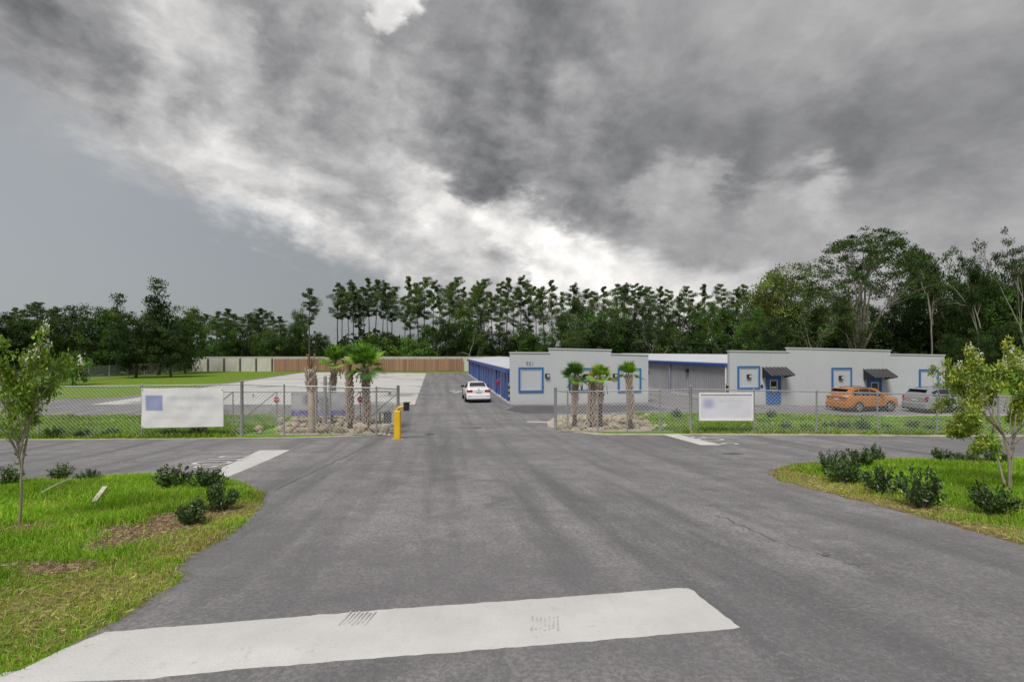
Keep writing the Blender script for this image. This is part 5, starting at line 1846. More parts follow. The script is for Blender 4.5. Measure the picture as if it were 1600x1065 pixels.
# ------------------------------------------------------------------ shrubs
def shrub_mesh(seed, stems=26, h=0.62, w=0.42, per=40, leaf=0.062, base=(0.048, 0.092, 0.022)):
    rng_ = np.random.default_rng(seed)
    mb = MB()
    cs, dirs = [], []
    for k in range(stems):
        a = rng_.uniform(0, 6.283)
        q = rng_.random() ** 0.6
        e = np.array([math.cos(a) * w * q, math.sin(a) * w * q, h * (1.05 - 0.45 * q * q) * rng_.uniform(0.62, 1.12)])
        pts_ = [(0.02 * math.cos(a), 0.02 * math.sin(a), -0.05), tuple(e * np.array([0.62, 0.62, 0.45])), tuple(e)]
        mb.tube(pts_, [0.010, 0.007, 0.003], 4, False)
        n_ = per
        t = rng_.random(n_) ** 0.6 * 0.72 + 0.30
        mid = np.array(pts_[1])
        p = np.where(t[:, None] < 0.6, mid * (t[:, None] / 0.6), mid + (e - mid) * ((t[:, None] - 0.6) / 0.42))
        p = p + rng_.normal(0, 0.030, (n_, 3))
        cs.append(p)
        d = unit((e - mid)[None, :])[0]
        dirs.append(unit(np.array([d * 0.8 + np.array([0, 0, 0.35])] * n_) + rng_.normal(0, 0.6, (n_, 3))))
    c = np.concatenate(cs)
    c[:, 2] = np.maximum(c[:, 2], 0.03)
    tint = np.array(base) * np.exp(rng_.normal(0, 0.40, (len(c), 1)))
    young = rng_.random(len(c)) < 0.07
    tint[young] = np.array([0.10, 0.16, 0.03])
    V, T, C = leaf_cards(c, leaf * np.exp(rng_.normal(0, 0.2, len(c))), 0.52, tint, rng_, 0.3, along_=np.concatenate(dirs))
    return tri_mesh(V, T, M['gloss'], C), mb.mesh(M['bark'])


SHR = [shrub_mesh(500 + k, 24 + 3 * k, 0.62, 0.40 + 0.02 * k) for k in range(5)]
SHR_L = [shrub_mesh(520 + k, 26, 0.62, 0.42, base=(0.09, 0.16, 0.03)) for k in range(2)]


def shrub(px, pyb, hpx, wpx, label, v_=None, group=None):
    p_ = at3(px, pyb, 0.03)
    m_ = v_ or SHR[rr_.randrange(5)]
    o = O('shrub', None, loc=p_, rz=rr_.uniform(0, 6.28), label=label, cat='shrub', group=group)
    hh = hpx / FPX * p_.y / 0.66
    ww = wpx / FPX * p_.y / 0.86
    o.scale = (ww, ww, hh)
    O('foliage', m_[0], o)
    O('stems', m_[1], o)


GL, GR_ = 'shrubs on the left lawn', 'shrubs on the right lawn'
shrub(270, 764, 36, 62, 'bushy dark shrub, left half of the pair at the back of the left lawn', None, GL)
shrub(318, 768, 38, 62, 'bushy dark shrub right of its twin by the left stop line', None, GL)
shrub(342, 802, 46, 56, 'dark shrub on the dry curb corner of the left lawn', None, GL)
shrub(303, 823, 44, 50, 'nearest dark shrub on the left lawn beside the bare soil', None, GL)
shrub(94, 752, 27, 40, 'small round shrub at the far edge of the left lawn', SHR_L[0], GL)
shrub(138, 753, 19, 36, 'lowest shrub right of the round one at the left lawn edge', None, GL)
shrub(8, 762, 34, 54, 'shrub at the left picture edge behind the flowering sapling', SHR_L[1], GL)
shrub(1343, 731, 36, 62, 'rearmost shrub of the clump at the right lawn tip', None, GR_)
shrub(1300, 740, 36, 48, 'left shrub of the clump at the right lawn tip', SHR[1], GR_)
shrub(1320, 758, 42, 62, 'front shrub of the clump at the right lawn tip', SHR[3], GR_)
shrub(1366, 724, 28, 28, 'small shrub at the right end of the clump by the lawn tip', None, GR_)
shrub(1377, 776, 50, 52, 'upright shrub just right of the clump on the right lawn', SHR[4], GR_)
shrub(1438, 796, 62, 76, 'largest spiky shrub in the middle of the right lawn edge', SHR[2], GR_)
shrub(1555, 809, 60, 82, 'broad low shrub nearest the right picture edge', SHR[0], GR_)
shrub(1471, 722, 24, 36, 'left one of three low shrubs at the back of the right lawn', None, GR_)
shrub(1509, 724, 17, 42, 'lowest middle one of three shrubs at the back of the right lawn', SHR[3], GR_)
shrub(1553, 726, 24, 40, 'right one of three low shrubs behind the right flowering tree', None, GR_)
VG = 'small shrubs along the inside of the fences'
for px, pb, hp, wp, lab in ((1205, 656, 19, 17, 'pointed young shrub before the left blue door'), (1057, 655, 16, 18, 'dark round shrub at the right end of the rock bed'), (1229, 673, 15, 22, 'low verge shrub below the left office door'), (1260, 673, 13, 20, 'low verge shrub between the left door and the orange car'), (1297, 673, 16, 22, 'low verge shrub below the tail of the orange car'), (1318, 674, 18, 22, 'low verge shrub below the rear wheel of the orange car'),
                            (1347, 674, 19, 24, 'low verge shrub under the middle of the orange car'), (1386, 674, 13, 20, 'low verge shrub under the nose of the orange car'), (1427, 675, 19, 24, 'low verge shrub below the tail of the silver car'), (1452, 675, 13, 20, 'low verge shrub below the rear wheel of the silver car'), (85, 685, 19, 30, 'dark verge shrub left behind the left fence mesh'), (130, 684, 15, 26, 'low verge shrub second from the left behind the fence mesh'), (175, 683, 14, 26, 'low verge shrub third from the left behind the fence mesh'),
                            (268, 682, 13, 24, 'dark verge shrub under the left half of the white banner'), (310, 682, 17, 30, 'dark verge shrub under the right half of the white banner'), (112, 657, 10, 16, 'far small shrub on the left verge edge'), (520, 669, 17, 20, 'dark round shrub between palms under the grey banner')):
    shrub(px, pb, hp, wp, lab, None, VG)

# ------------------------------------------------------------------ flowering saplings
def sapling(name, label, px, pyb, seed, stems, length, depth, leafbase, n_flower, scale=1.0, per=34, spread=0.5, slim=1.0):
    p_ = at3(px, pyb, 0.02)
    rng_ = np.random.default_rng(seed)
    mb, tips = MB(), []
    for (q, d, s_, r_) in stems:
        branching(seed, q, d, length * s_, r_, depth, spread, mb, tips, rng_, 0.10, 0.70, (2, 3), 0.0)
    cs = np.array([t[0] for t in tips])
    V, T, C = clump_leaves(cs, 0.17, per, 0.075, 0.48, leafbase, rng_, 0.7, 0.28, 0.2)
    o = O(name, None, loc=p_, label=label, cat='flowering tree')
    o.scale = (scale * slim, scale * slim, scale)
    O('trunk', mb.mesh(M['myrtle_bark'], True), o)
    O('crown', tri_mesh(V, T, M['leaf'], C), o)
    order = np.argsort(cs[:, 2] * 0.5 + rng_.random(len(cs)) * 2.0)[::-1]
    for k in order[:n_flower]:
        c = cs[k]
        n_ = 46
        g = rng_.normal(0, 1, (n_, 3)) * np.array([0.045, 0.045, 0.06]) + c + np.array([0, 0, 0.06])
        V2, T2, _ = leaf_cards(g, np.full(n_, 0.040), 0.9, np.ones((n_, 3)), rng_, 0.3)
        O('flower_panicle', tri_mesh(V2, T2, M['petal']), o, kind='stuff')
    return o, tips


sapling('crape_myrtle', 'small white flowering tree at the left picture edge on the lawn', 30, 826, 611,
        [((0, 0, -0.05), (-0.03, 0, 1), 1.1, 0.040), ((0.0, 0, 0.95), (0.16, 0.1, 0.95), 0.75, 0.022), ((-0.02, 0, 1.0), (-0.35, -0.1, 0.9), 0.8, 0.024), ((0.0, 0.02, 1.0), (0.05, -0.35, 0.9), 0.75, 0.022), ((0.02, 0.02, 1.1), (0.25, 0.2, 0.8), 0.55, 0.016), ((0.0, 0.0, 0.9), (-0.3, 0.3, 0.75), 0.65, 0.016)], 0.92, 4, (0.21, 0.31, 0.05), 11, 1.06, per=15, spread=0.48, slim=0.54)
sapling('crape_myrtle', 'multi stemmed white flowering tree near the right picture edge', 1578, 766, 622,
        [((0, 0, -0.05), (-0.04, 0, 1), 1.15, 0.045), ((0.07, 0.03, -0.05), (0.08, 0.05, 1), 1.1, 0.036), ((-0.05, 0.04, -0.05), (-0.09, 0.1, 1), 1.1, 0.040), ((-0.02, 0.0, 0.85), (-0.50, 0.05, 0.85), 0.8, 0.022), ((0.06, 0, 0.9), (0.45, -0.1, 0.8), 0.85, 0.022), ((0, 0.03, 0.6), (-0.45, 0.3, 0.6), 0.6, 0.016), ((0, 0.0, 0.6), (0.3, 0.4, 0.7), 0.6, 0.016), ((-0.05, 0.0, 0.75), (-0.85, -0.1, 0.45), 0.62, 0.014), ((0.05, 0.0, 0.8), (0.8, 0.0, 0.5), 0.62, 0.014), ((0.0, -0.02, 1.0), (0.0, -0.7, 0.7), 0.65, 0.016)], 0.98, 4, (0.29, 0.37, 0.065), 18, 1.08, per=34, spread=0.46, slim=0.68)

# ------------------------------------------------------------------ grass blades
def blades(pts, h, w, tint, rng_, lean=0.45):
    n_ = len(pts)
    a = rng_.uniform(0, 2 * math.pi, n_)
    s_ = np.stack([np.cos(a), np.sin(a), np.zeros(n_)], axis=1)
    b = rng_.uniform(0, 2 * math.pi, n_)
    d = np.stack([np.cos(b), np.sin(b), np.zeros(n_)], axis=1) * (lean * rng_.random(n_) ** 0.7)[:, None]
    h = h[:, None]
    w = (w if np.ndim(w) else np.full(n_, w))[:, None]
    up = np.array([0, 0, 1.0])
    mid = pts + (up * 0.60 + d * 0.35) * h
    tip = pts + (up * (1.0 - 0.35 * np.linalg.norm(d, axis=1, keepdims=True)) + d * 1.15) * h
    V = np.stack([pts - s_ * w, pts + s_ * w, mid - s_ * w * 0.75, mid + s_ * w * 0.75, tip], axis=1)
    base = np.arange(n_, dtype=np.int32)[:, None] * 5
    T = np.concatenate([base + np.array(q) for q in ((0, 1, 3), (0, 3, 2), (2, 3, 4))], axis=1).reshape(-1, 3)
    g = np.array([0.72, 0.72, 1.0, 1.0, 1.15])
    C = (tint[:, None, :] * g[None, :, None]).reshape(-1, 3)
    return V.reshape(-1, 3), T, C


def gzv(x, y):
    z = np.interp(y, _ty, _tz)
    q = np.clip((x - 12) / 14, 0, 1)
    p = np.clip((y - 22) / 7, 0, 1)
    return z - 0.30 * (q * q * (3 - 2 * q)) * (p * p * (3 - 2 * p))


def insidev(poly, x, y):
    c = np.zeros(len(x), bool)
    j = len(poly) - 1
    for i in range(len(poly)):
        xi, yi = poly[i]
        xj, yj = poly[j]
        if yi != yj:
            c ^= ((yi > y) != (yj > y)) & (x < (xj - xi) * (y - yi) / (yj - yi) + xi)
        j = i
    return c


def edge_distv(poly, x, y):
    best = np.full(len(x), 1e9)
    for k in range(len(poly)):
        (x1, y1), (x2, y2) = poly[k - 1], poly[k]
        dx_, dy_ = x2 - x1, y2 - y1
        t_ = np.clip(((x - x1) * dx_ + (y - y1) * dy_) / (dx_ * dx_ + dy_ * dy_ + 1e-9), 0, 1)
        best = np.minimum(best, np.hypot(x - x1 - t_ * dx_, y - y1 - t_ * dy_))
    return best


def ellv(fs_, x, y):
    return np.array([max(f(a, b) for f in fs_) for a, b in zip(x, y)])


def lowfreq(x, y, s_, ph):
    return 0.5 + 0.25 * (np.sin(x * s_ + 1.7 * np.sin(y * s_ * 0.8 + ph) + ph) + np.sin(y * s_ * 1.27 + 1.3 * np.sin(x * s_ * 0.7 + 2 * ph)))


def turf(poly, box, dens, soilf, dryf, hgt, wid, rng_, off, shade=1.0, view=True):
    x0, x1, y0, y1 = box
    n_ = int((x1 - x0) * (y1 - y0) * dens)
    x, y = rng_.uniform(x0, x1, n_), rng_.uniform(y0, y1, n_)
    k = insidev(poly, x + rng_.normal(0, 0.05, n_), y + rng_.normal(0, 0.05, n_))
    if view:
        k &= (np.abs(x) < y * 1.06 + 0.6) & (y > 1.2)
    x, y = x[k], y[k]
    so = ellv(soilf, x, y) if soilf else np.zeros(len(x))
    dr = ellv(dryf, x, y) if dryf else np.zeros(len(x))
    so = so + (lowfreq(x, y, 5.0, 1.0) - 0.5) * 0.7
    dr = np.clip(dr + (lowfreq(x, y, 3.0, 2.0) - 0.5) * 0.9, 0, 1)
    k = rng_.random(len(x)) > np.clip(so * 1.7 - 0.35, 0, 0.97)
    x, y, dr = x[k], y[k], dr[k]
    ed = edge_distv(poly, x, y)
    edge = np.clip(1 - ed / 0.55, 0, 1)
    lum = (0.72 + 0.5 * lowfreq(x, y, 1.4, 0.4)) * np.exp(rng_.normal(0, 0.25, len(x))) * shade
    green = np.array([0.245, 0.44, 0.030])[None, :] * lum[:, None]
    yel = np.array([0.36, 0.45, 0.06])[None, :] * lum[:, None]
    tan = np.array([0.44, 0.35, 0.16])[None, :] * lum[:, None]
    q = rng_.random(len(x))
    isdry = q < np.clip(dr * 0.42 + edge * 0.22 + 0.02, 0, 0.85)
    isyel = (~isdry) & (rng_.random(len(x)) < 0.15 + 0.5 * dr)
    c = np.where(isdry[:, None], tan, np.where(isyel[:, None], yel, green))
    h = hgt * rng_.uniform(0.45, 1.25, len(x)) * (0.65 + 0.7 * lowfreq(x, y, 2.2, 3.0)) * (1 - 0.55 * np.clip(dr + edge * 0.5, 0, 1))
    p = np.stack([x, y, gzv(x, y) + off], axis=1)
    w = wid * (1 + 0.06 * np.maximum(0, y - 5))
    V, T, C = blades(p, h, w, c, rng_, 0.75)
    return tri_mesh(V, T, M['blade'], np.clip(C, 0.005, 0.7))


rng = np.random.default_rng(901)
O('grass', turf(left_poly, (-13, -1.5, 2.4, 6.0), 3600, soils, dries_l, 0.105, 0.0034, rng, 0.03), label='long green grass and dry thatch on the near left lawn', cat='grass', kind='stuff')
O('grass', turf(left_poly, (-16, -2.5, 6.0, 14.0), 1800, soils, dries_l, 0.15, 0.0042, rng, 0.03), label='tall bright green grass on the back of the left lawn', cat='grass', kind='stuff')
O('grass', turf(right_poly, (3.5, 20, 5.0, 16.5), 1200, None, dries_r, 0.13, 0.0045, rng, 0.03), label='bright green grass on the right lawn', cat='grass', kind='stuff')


def litter(poly, fs_, n_, box, rng_, cols, off=0.045):
    x, y = rng_.uniform(box[0], box[1], n_), rng_.uniform(box[2], box[3], n_)
    k = ((ellv(fs_, x, y) + rng_.normal(0, 0.2, n_)) > 0.3) & insidev(poly, x + rng_.normal(0, 0.035, n_), y + rng_.normal(0, 0.035, n_))
    x, y = x[k], y[k]
    a = rng_.uniform(0, 6.283, len(x))
    c = np.stack([x, y, gzv(x, y) + off + rng_.random(len(x)) * 0.025], axis=1)
    t = np.array(cols)[rng_.integers(0, len(cols), len(x))] * np.exp(rng_.normal(0, 0.3, (len(x), 1)))
    d = np.stack([np.cos(a), np.sin(a), rng_.normal(0, 0.12, len(x))], axis=1)
    V, T, C = leaf_cards(c, rng_.uniform(0.05, 0.12, len(x)), 0.055, t, rng_, 2.0, along_=d)
    return tri_mesh(V, T, M['blade'], C)


LIT = ((0.36, 0.24, 0.17), (0.22, 0.13, 0.095), (0.45, 0.36, 0.24), (0.30, 0.22, 0.12))
O('leaf_litter', litter(left_poly, soils, 26000, (-8.5, -2.5, 4.5, 8.8), rng, LIT), label='brown straw litter on the bare soil of the left lawn', cat='litter', kind='stuff')
O('thatch', litter(left_poly, dries_l, 15000, (-7.5, -1.8, 2.4, 8.8), rng, ((0.42, 0.38, 0.16), (0.32, 0.36, 0.10), (0.33, 0.26, 0.13), (0.24, 0.32, 0.06))), label='dry flattened thatch along the kerbless edge of the left lawn', cat='thatch', kind='stuff')
O('thatch', litter(right_poly, dries_r, 26000, (4.2, 14, 6.0, 15.5), rng, ((0.50, 0.42, 0.22), (0.44, 0.37, 0.18), (0.38, 0.29, 0.15))), label='dry flattened thatch along the edge of the right lawn', cat='thatch', kind='stuff')
O('grass', turf(strip_l, (-30, at(434, 668)[0], 20, 31), 330, None, None, 0.22, 0.010, rng, 0.04, 0.8), label='tall verge grass behind the left fence', cat='grass', kind='stuff')
O('grass', turf([p for p in strip_r], (at(1018, 664)[0], 34, 19, 31), 330, None, None, 0.20, 0.010, rng, 0.04, 0.8), label='tall verge grass behind the right fence', cat='grass', kind='stuff')

# bits lying on the left lawn
a, b = at3(66, 782, 0.16), at3(113, 758, 0.16)
O('fallen_stick', MB().tube([a, (a + b) / 2 + Vector((0, 0, 0.02)), b], [0.012, 0.012, 0.009], 5).mesh(M['stick']), label='long thin bleached stick lying in the left lawn grass', cat='stick')
a, b = at3(147, 793, 0.15), at3(164, 776, 0.16)
d = (b - a)
O('board_scrap', MB().box((a + b) / 2, (d.length, 0.075, 0.02), math.atan2(d.y, d.x)).mesh(M['stick']), label='short flat pale board scrap lying in the left lawn', cat='board')

# ------------------------------------------------------------------ vehicles
def car_paint(name, c1, c2, metal=0.0):
    return pmat(name, c1, c2, 0.7, 0.32, metal=metal, spec=0.5, coat=0.6)


M['car_white'] = car_paint('white_car_paint', (0.80, 0.80, 0.80), (0.76, 0.76, 0.77))
M['car_orange'] = car_paint('orange_car_paint', (0.50, 0.175, 0.018), (0.44, 0.15, 0.015), 0.15)
M['car_silver'] = car_paint('silver_car_paint', (0.34, 0.36, 0.40), (0.30, 0.32, 0.36), 0.35)
M['tyre'] = pmat('tyre_rubber', (0.018, 0.018, 0.018), (0.03, 0.03, 0.03), 8, 0.85)
M['rim'] = pmat('alloy_rim', (0.42, 0.42, 0.43), (0.32, 0.32, 0.33), 8, 0.35, metal=0.7)
M['taillight'] = pmat('red_tail_lamp', (0.42, 0.012, 0.02), (0.30, 0.01, 0.015), 6, 0.25)
M['clearlamp'] = pmat('pale_lamp', (0.62, 0.60, 0.58), (0.45, 0.43, 0.42), 6, 0.2)
M['plate'] = pmat('number_plate', (0.55, 0.60, 0.56), (0.42, 0.46, 0.44), 12, 0.5)
M['cladding'] = pmat('dark_cladding', (0.03, 0.03, 0.032), (0.045, 0.045, 0.047), 6, 0.7)


def lerp_tab(tab, y):
    ys = [t[0] for t in tab]
    return [float(np.interp(y, ys, [t[i] for t in tab])) for i in range(1, len(tab[0]))]


def car(name, label, loc, heading, tab, L_, paint, wheels, wr, suv, scale=1.0):
    """tab rows: y from the tail, sill z, belt z, roof z, half width at belt, half width at roof. Local +Y is forward."""
    root = O(name, None, loc=loc, rz=heading, label=label, cat='car')
    root.scale = (scale,) * 3
    ys = sorted(set([round(y, 3) for y in np.linspace(0, L_, 46)] + [t[0] for t in tab]))

    def ring(y):
        sill, belt, top, wb, wt_ = lerp_tab(tab, y)
        mid = sill + (belt - sill) * 0.45
        h = top - belt
        half = [(wb * 0.90, sill), (wb * 0.985, sill + (belt - sill) * 0.14), (wb * 1.0, mid), (wb * 0.985, belt - (belt - sill) * 0.12), (wb * 0.955, belt)]
        half += [(wb * 0.955 + (wt_ - wb * 0.955) * q, belt + h * q) for q in (0.08, 0.88)]
        half += [(wt_ * 0.90, top + 0.0 * h), (wt_ * 0.5, top + 0.022), (0, top + 0.03)]
        return half
    rings = [ring(y) for y in ys]
    n_ = len(rings[0])
    mb = MB()
    vs_, fs_ = [], []
    m_ = 2 * n_ - 1
    for y, r_ in zip(ys, rings):
        vs_ += [(x, y, z) for x, z in r_] + [(-x, y, z) for x, z in r_[-2::-1]]
    for i in range(len(ys) - 1):
        for k in range(m_ - 1):
            a = i * m_ + k
            fs_.append((a, a + 1, a + m_ + 1, a + m_))
        fs_.append((i * m_ + m_ - 1, i * m_, (i + 1) * m_, (i + 1) * m_ + m_ - 1))
    fs_.append(tuple(range(m_ - 1, -1, -1)))
    fs_.append(tuple((len(ys) - 1) * m_ + k for k in range(m_)))
    mb.add(vs_, fs_)
    O('body', mb.mesh(M[paint], True, angle=R(32)), root)
    sl_ = lerp_tab(tab, L_ / 2)
    O('shade_underbody', MB().bevbox((-sl_[3] * 0.84, 0.25, 0.17), (sl_[3] * 0.84, L_ - 0.3, sl_[0] + 0.05), 0.02).mesh(M['cladding']), root)  # dark box added below the body to deepen the shade under the car

    def side_pt(y, q, sg, off=0.006):
        sill, belt, top, wb, wt_ = lerp_tab(tab, y)
        return (sg * (wb * 0.955 + (wt_ - wb * 0.955) * q + off), y, belt + (top - belt) * q)

    def low_pt(y, q, sg, off):
        sill, belt, top, wb, wt_ = lerp_tab(tab, y)
        xs = np.interp(q, [0, 0.14, 0.45, 0.88, 1], [wb * 0.90, wb * 0.985, wb, wb * 0.985, wb * 0.955])
        return (sg * (float(xs) + off), y, sill + (belt - sill) * q)
    for sg in (-1, 1):
        for (y0, y1, t0, t1) in suv['side_glass']:
            g = MB()
            seg = 6
            for i in range(seg):
                a, b = y0 + (y1 - y0) * i / seg, y0 + (y1 - y0) * (i + 1) / seg
                h0 = t0 + (t1 - t0) * i / seg
                h1 = t0 + (t1 - t0) * (i + 1) / seg
                q = [side_pt(a, 0.10, sg), side_pt(b, 0.10, sg), side_pt(b, h1, sg), side_pt(a, h0, sg)]
                g.add(q, [(0, 1, 2, 3) if sg > 0 else (3, 2, 1, 0)])
            O('side_window', g.mesh(M['glass'], True), root)
        for wy in wheels:
            x_ = lerp_tab(tab, wy)[3]
            # arch
            ar = MB()
            pr = [(wy + (wr * 1.17) * math.cos(t), wr + (wr * 1.17) * math.sin(t)) for t in np.linspace(-0.35, math.pi + 0.35, 18)]
            ar.prism(pr, 0, sg * (x_ * 0.80), sg * (x_ + 0.012))
            O('wheel_arch', ar.mesh(M['cladding']), root)
            wl = O('wheel', None, root, loc=(sg * (x_ - 0.075), wy, wr))
            ty = MB()
            prof_ = [(-0.11, wr * 0.66), (-0.115, wr * 0.9), (-0.09, wr), (0.09, wr), (0.115, wr * 0.9), (0.11, wr * 0.66)]
            N_ = 28
            tv, tf = [], []
            for i in range(N_):
                a = 2 * math.pi * i / N_
                tv += [(x, r_ * math.cos(a), r_ * math.sin(a)) for x, r_ in prof_]
            for i in range(N_):
                for k in range(len(prof_) - 1):
                    j = (i + 1) % N_
                    tf.append((i * 6 + k, i * 6 + k + 1, j * 6 + k + 1, j * 6 + k))
            ty.add(tv, tf)
            O('tyre', ty.mesh(M['tyre'], True, angle=R(35)), wl)
            ri = MB()
            ri.cur = 1
            ri.prism([(wr * 0.66 * math.cos(t), wr * 0.66 * math.sin(t)) for t in np.linspace(0, 2 * math.pi, 24, endpoint=False)], 0, -0.05, 0.05)
            ri.cur = 0
            for i in range(5):
                for dd in (-0.13, 0.13):
                    a = 2 * math.pi * i / 5
                    u0, u1 = a + dd * 2.2, a + dd
                    ri.tube([(sg * 0.085, wr * 0.12 * math.cos(u0), wr * 0.12 * math.sin(u0)), (sg * 0.10, wr * 0.62 * math.cos(u1), wr * 0.62 * math.sin(u1))], 0.026, 5)
            tr_ = [(sg * 0.10, wr * 0.64 * math.cos(t), wr * 0.64 * math.sin(t)) for t in np.linspace(0, 2 * math.pi, 25)]
            ri.tube(tr_, 0.018, 5, False)
            O('rim', ri.mesh([M['rim'], M['black']]), wl)
        # mirror
        my = suv['mirror']
        sp = side_pt(my, 0.12, sg, 0)
        mm = MB().bevbox((min(sp[0], sp[0] + sg * 0.24), my - 0.05, sp[2] - 0.02), (max(sp[0], sp[0] + sg * 0.24), my + 0.12, sp[2] + 0.15), 0.025)
        O('mirror', mm.mesh(M[paint] if name != 'parked_sedan' else M['black']), root)
        # sill cladding strip and door seams
        q = MB()
        for i in range(10):
            a, b = wheels[0] + wr * 1.2 + (wheels[1] - wheels[0] - 2.4 * wr) * i / 10, wheels[0] + wr * 1.2 + (wheels[1] - wheels[0] - 2.4 * wr) * (i + 1) / 10
            q.add([low_pt(a, 0.0, sg, 0.012), low_pt(b, 0.0, sg, 0.012), low_pt(b, 0.16, sg, 0.012), low_pt(a, 0.16, sg, 0.012)], [(0, 1, 2, 3) if sg > 0 else (3, 2, 1, 0)])
        O('sill', q.mesh(M['cladding']), root)
        for dy in suv['doors']:
            q = MB()
            for i in range(6):
                a, b = 0.17 + 0.8 * i / 6, 0.17 + 0.8 * (i + 1) / 6
                q.add([low_pt(dy, a, sg, 0.004), low_pt(dy + 0.016, a, sg, 0.004), low_pt(dy + 0.016, b, sg, 0.004), low_pt(dy, b, sg, 0.004)], [(0, 1, 2, 3) if sg > 0 else (3, 2, 1, 0)])
            O('door_gap', q.mesh(M['black']), root)
        for dy in suv['handles']:
            p = low_pt(dy, 0.86, sg, 0.02)
            O('door_handle', MB().box(p, (0.03, 0.2, 0.03)).mesh(M[paint]), root)
    # front and rear glass as strips lying on the body's top surface
    for nm, y0, y1, wq in suv['screens']:
        g = MB()
        seg = 6
        for i in range(seg):
            a, b = y0 + (y1 - y0) * i / seg, y0 + (y1 - y0) * (i + 1) / seg
            ra, rb = lerp_tab(tab, a), lerp_tab(tab, b)
            off = 0.04
            g.add([(-ra[4] * wq, a, ra[2] + off), (ra[4] * wq, a, ra[2] + off), (rb[4] * wq, b, rb[2] + off), (-rb[4] * wq, b, rb[2] + off)], [(0, 1, 2, 3)])
        O(nm, g.mesh(M['glass'], True), root)
    for part in suv['rear'](root):
        pass
    return root


def sedan_rear(root):
    # low rear details: tail lamps, plate, bumper, diffuser, exhausts
    for sg in (-1, 1):
        O('tail_lamp', MB().bevbox((min(sg * 0.44, sg * 0.86), -0.03, 0.80), (max(sg * 0.44, sg * 0.86), 0.10, 0.95), 0.03).mesh(M['taillight']), root)
        O('reflector', MB().span((min(sg * 0.55, sg * 0.78), -0.075, 0.46), (max(sg * 0.55, sg * 0.78), -0.06, 0.49)).mesh(M['taillight']), root)
    O('rear_bumper', MB().bevbox((-0.86, -0.07, 0.30), (0.86, 0.16, 0.64), 0.05).mesh(M['car_white']), root)
    O('diffuser', MB().span((-0.74, -0.05, 0.18), (0.74, 0.2, 0.299)).mesh(M['cladding']), root)
    O('number_plate', MB().span((-0.2, -0.035, 0.72), (0.2, -0.018, 0.86)).mesh(M['plate']), root)
    O('badge', MB().tube([(0, -0.03, 0.99), (0, -0.012, 0.99)], 0.045, 12).mesh(M['galv']), root)
    yield None


def suv_rear(kind):
    def f(root):
        paint = {'orange': 'car_orange', 'silver': 'car_silver', 'white': 'car_white'}[kind]
        O('rear_bumper', MB().bevbox((-0.90, -0.10, 0.36), (0.90, 0.16, 0.74), 0.05).mesh(M[paint]), root)
        O('diffuser', MB().span((-0.84, -0.08, 0.24), (0.84, 0.25, 0.359)).mesh(M['cladding']), root)
        if kind == 'orange':
            O('tail_lamp', MB().span((-0.86, -0.02, 1.02), (0.86, 0.06, 1.09)).mesh(M['taillight']), root)
            for sg in (-1, 1):
                O('reversing_lamp', MB().bevbox((min(sg * 0.50, sg * 0.87), -0.03, 1.10), (max(sg * 0.50, sg * 0.87), 0.24, 1.22), 0.02).mesh(M['clearlamp']), root)
        else:
            for sg in (-1, 1):
                O('tail_lamp', MB().bevbox((min(sg * 0.72, sg * 0.90), -0.02, 0.86), (max(sg * 0.72, sg * 0.90), 0.16, 1.20), 0.03).mesh(M['taillight']), root)
        O('number_plate', MB().span((-0.2, -0.03, 0.84), (0.2, -0.012, 0.98)).mesh(M['plate']), root)
        for sg in (-1, 1):
            O('exhaust', MB().tube([(sg * 0.58, -0.12, 0.36), (sg * 0.58, 0.1, 0.36)], 0.045, 8).mesh(M['rim']), root)
            O('roof_rail', MB().tube([(sg * 0.58, 0.9, 1.72), (sg * 0.60, 1.2, 1.765), (sg * 0.60, 2.6, 1.765), (sg * 0.58, 2.9, 1.73)], 0.018, 5).mesh(M['black']), root)
        O('spoiler', MB().bevbox((-0.60, 0.16, 1.64), (0.60, 0.62, 1.70), 0.02).mesh(M[paint]), root)
        yield None
    return f


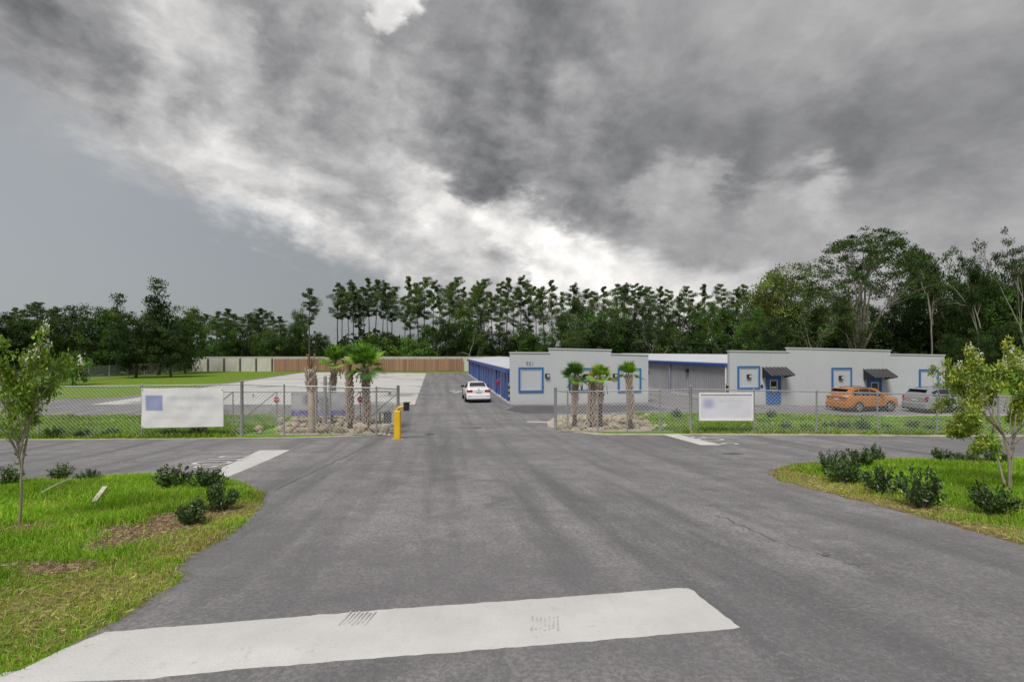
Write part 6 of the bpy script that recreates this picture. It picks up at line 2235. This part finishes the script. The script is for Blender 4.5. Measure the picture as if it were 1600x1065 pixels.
# y, sill, belt, top, half width belt, half width roof
SEDAN = [(0.0, 0.36, 0.84, 0.93, 0.80, 0.66), (0.08, 0.30, 0.92, 1.02, 0.86, 0.72), (0.40, 0.27, 0.95, 1.06, 0.895, 0.74), (0.72, 0.26, 0.96, 1.10, 0.905, 0.70), (1.35, 0.25, 0.965, 1.385, 0.908, 0.60), (1.9, 0.25, 0.96, 1.43, 0.908, 0.60), (2.5, 0.25, 0.95, 1.42, 0.905, 0.60), (3.25, 0.25, 0.93, 1.06, 0.90, 0.72), (3.6, 0.26, 0.90, 0.99, 0.895, 0.76), (4.35, 0.28, 0.78, 0.86, 0.86, 0.74), (4.62, 0.34, 0.60, 0.66, 0.72, 0.62)]
SUVT = [(0.0, 0.46, 1.02, 1.10, 0.86, 0.72), (0.07, 0.38, 1.10, 1.22, 0.92, 0.78), (0.16, 0.34, 1.13, 1.40, 0.935, 0.72), (0.42, 0.32, 1.15, 1.66, 0.945, 0.64), (0.8, 0.31, 1.15, 1.705, 0.955, 0.64), (1.6, 0.30, 1.12, 1.74, 0.96, 0.65), (2.5, 0.30, 1.09, 1.72, 0.96, 0.65), (2.9, 0.30, 1.07, 1.66, 0.96, 0.66), (3.62, 0.30, 1.04, 1.20, 0.955, 0.76), (3.9, 0.31, 1.02, 1.12, 0.945, 0.80), (4.55, 0.34, 0.92, 1.02, 0.90, 0.78), (4.76, 0.40, 0.72, 0.80, 0.76, 0.66)]
sedan_kw = dict(side_glass=((1.08, 2.02, 0.55, 0.90), (2.08, 2.98, 0.90, 0.52)), mirror=2.78, doors=(1.15, 2.05, 3.02), handles=(1.35, 2.25), screens=(('rear_window', 0.76, 1.30, 0.88), ('windscreen', 2.56, 3.2, 0.9)), rear=sedan_rear)
suv_kw = dict(side_glass=((0.55, 1.15, 0.62, 0.88), (1.22, 2.12, 0.88, 0.90), (2.18, 3.2, 0.90, 0.50)), mirror=3.02, doors=(1.25, 2.16, 3.25), handles=(1.45, 2.36), screens=(('rear_window', 0.17, 0.40, 0.92), ('windscreen', 2.96, 3.55, 0.9)))

p_ = at3(748, 629.5, 0.018)
car('parked_sedan', 'white saloon car stopped on the drive beside the blue doors, seen from behind', p_, YAW * 1.15, SEDAN, 4.62, 'car_white', (0.95, 3.74), 0.325, sedan_kw, 1.03)


def place_suv(label, px, py, kind, a_deg, scale):
    c = at3(px, py, 0.018)
    hd = R(a_deg) - math.pi / 2
    off = Vector((-math.sin(hd), math.cos(hd), 0)) * (-2.38 * scale)
    kw = dict(suv_kw)
    kw['rear'] = suv_rear(kind)
    car('parked_suv', label, (c.x + off.x, c.y + off.y, c.z), hd, SUVT, 4.76, 'car_' + kind, (0.98, 3.82), 0.37, kw, scale)


place_suv('orange sport utility car parked before the office building', 1348, 641.5, 'orange', 14, 0.945)
place_suv('silver sport utility car parked right of the orange one', 1469, 643, 'silver', 14, 0.955)
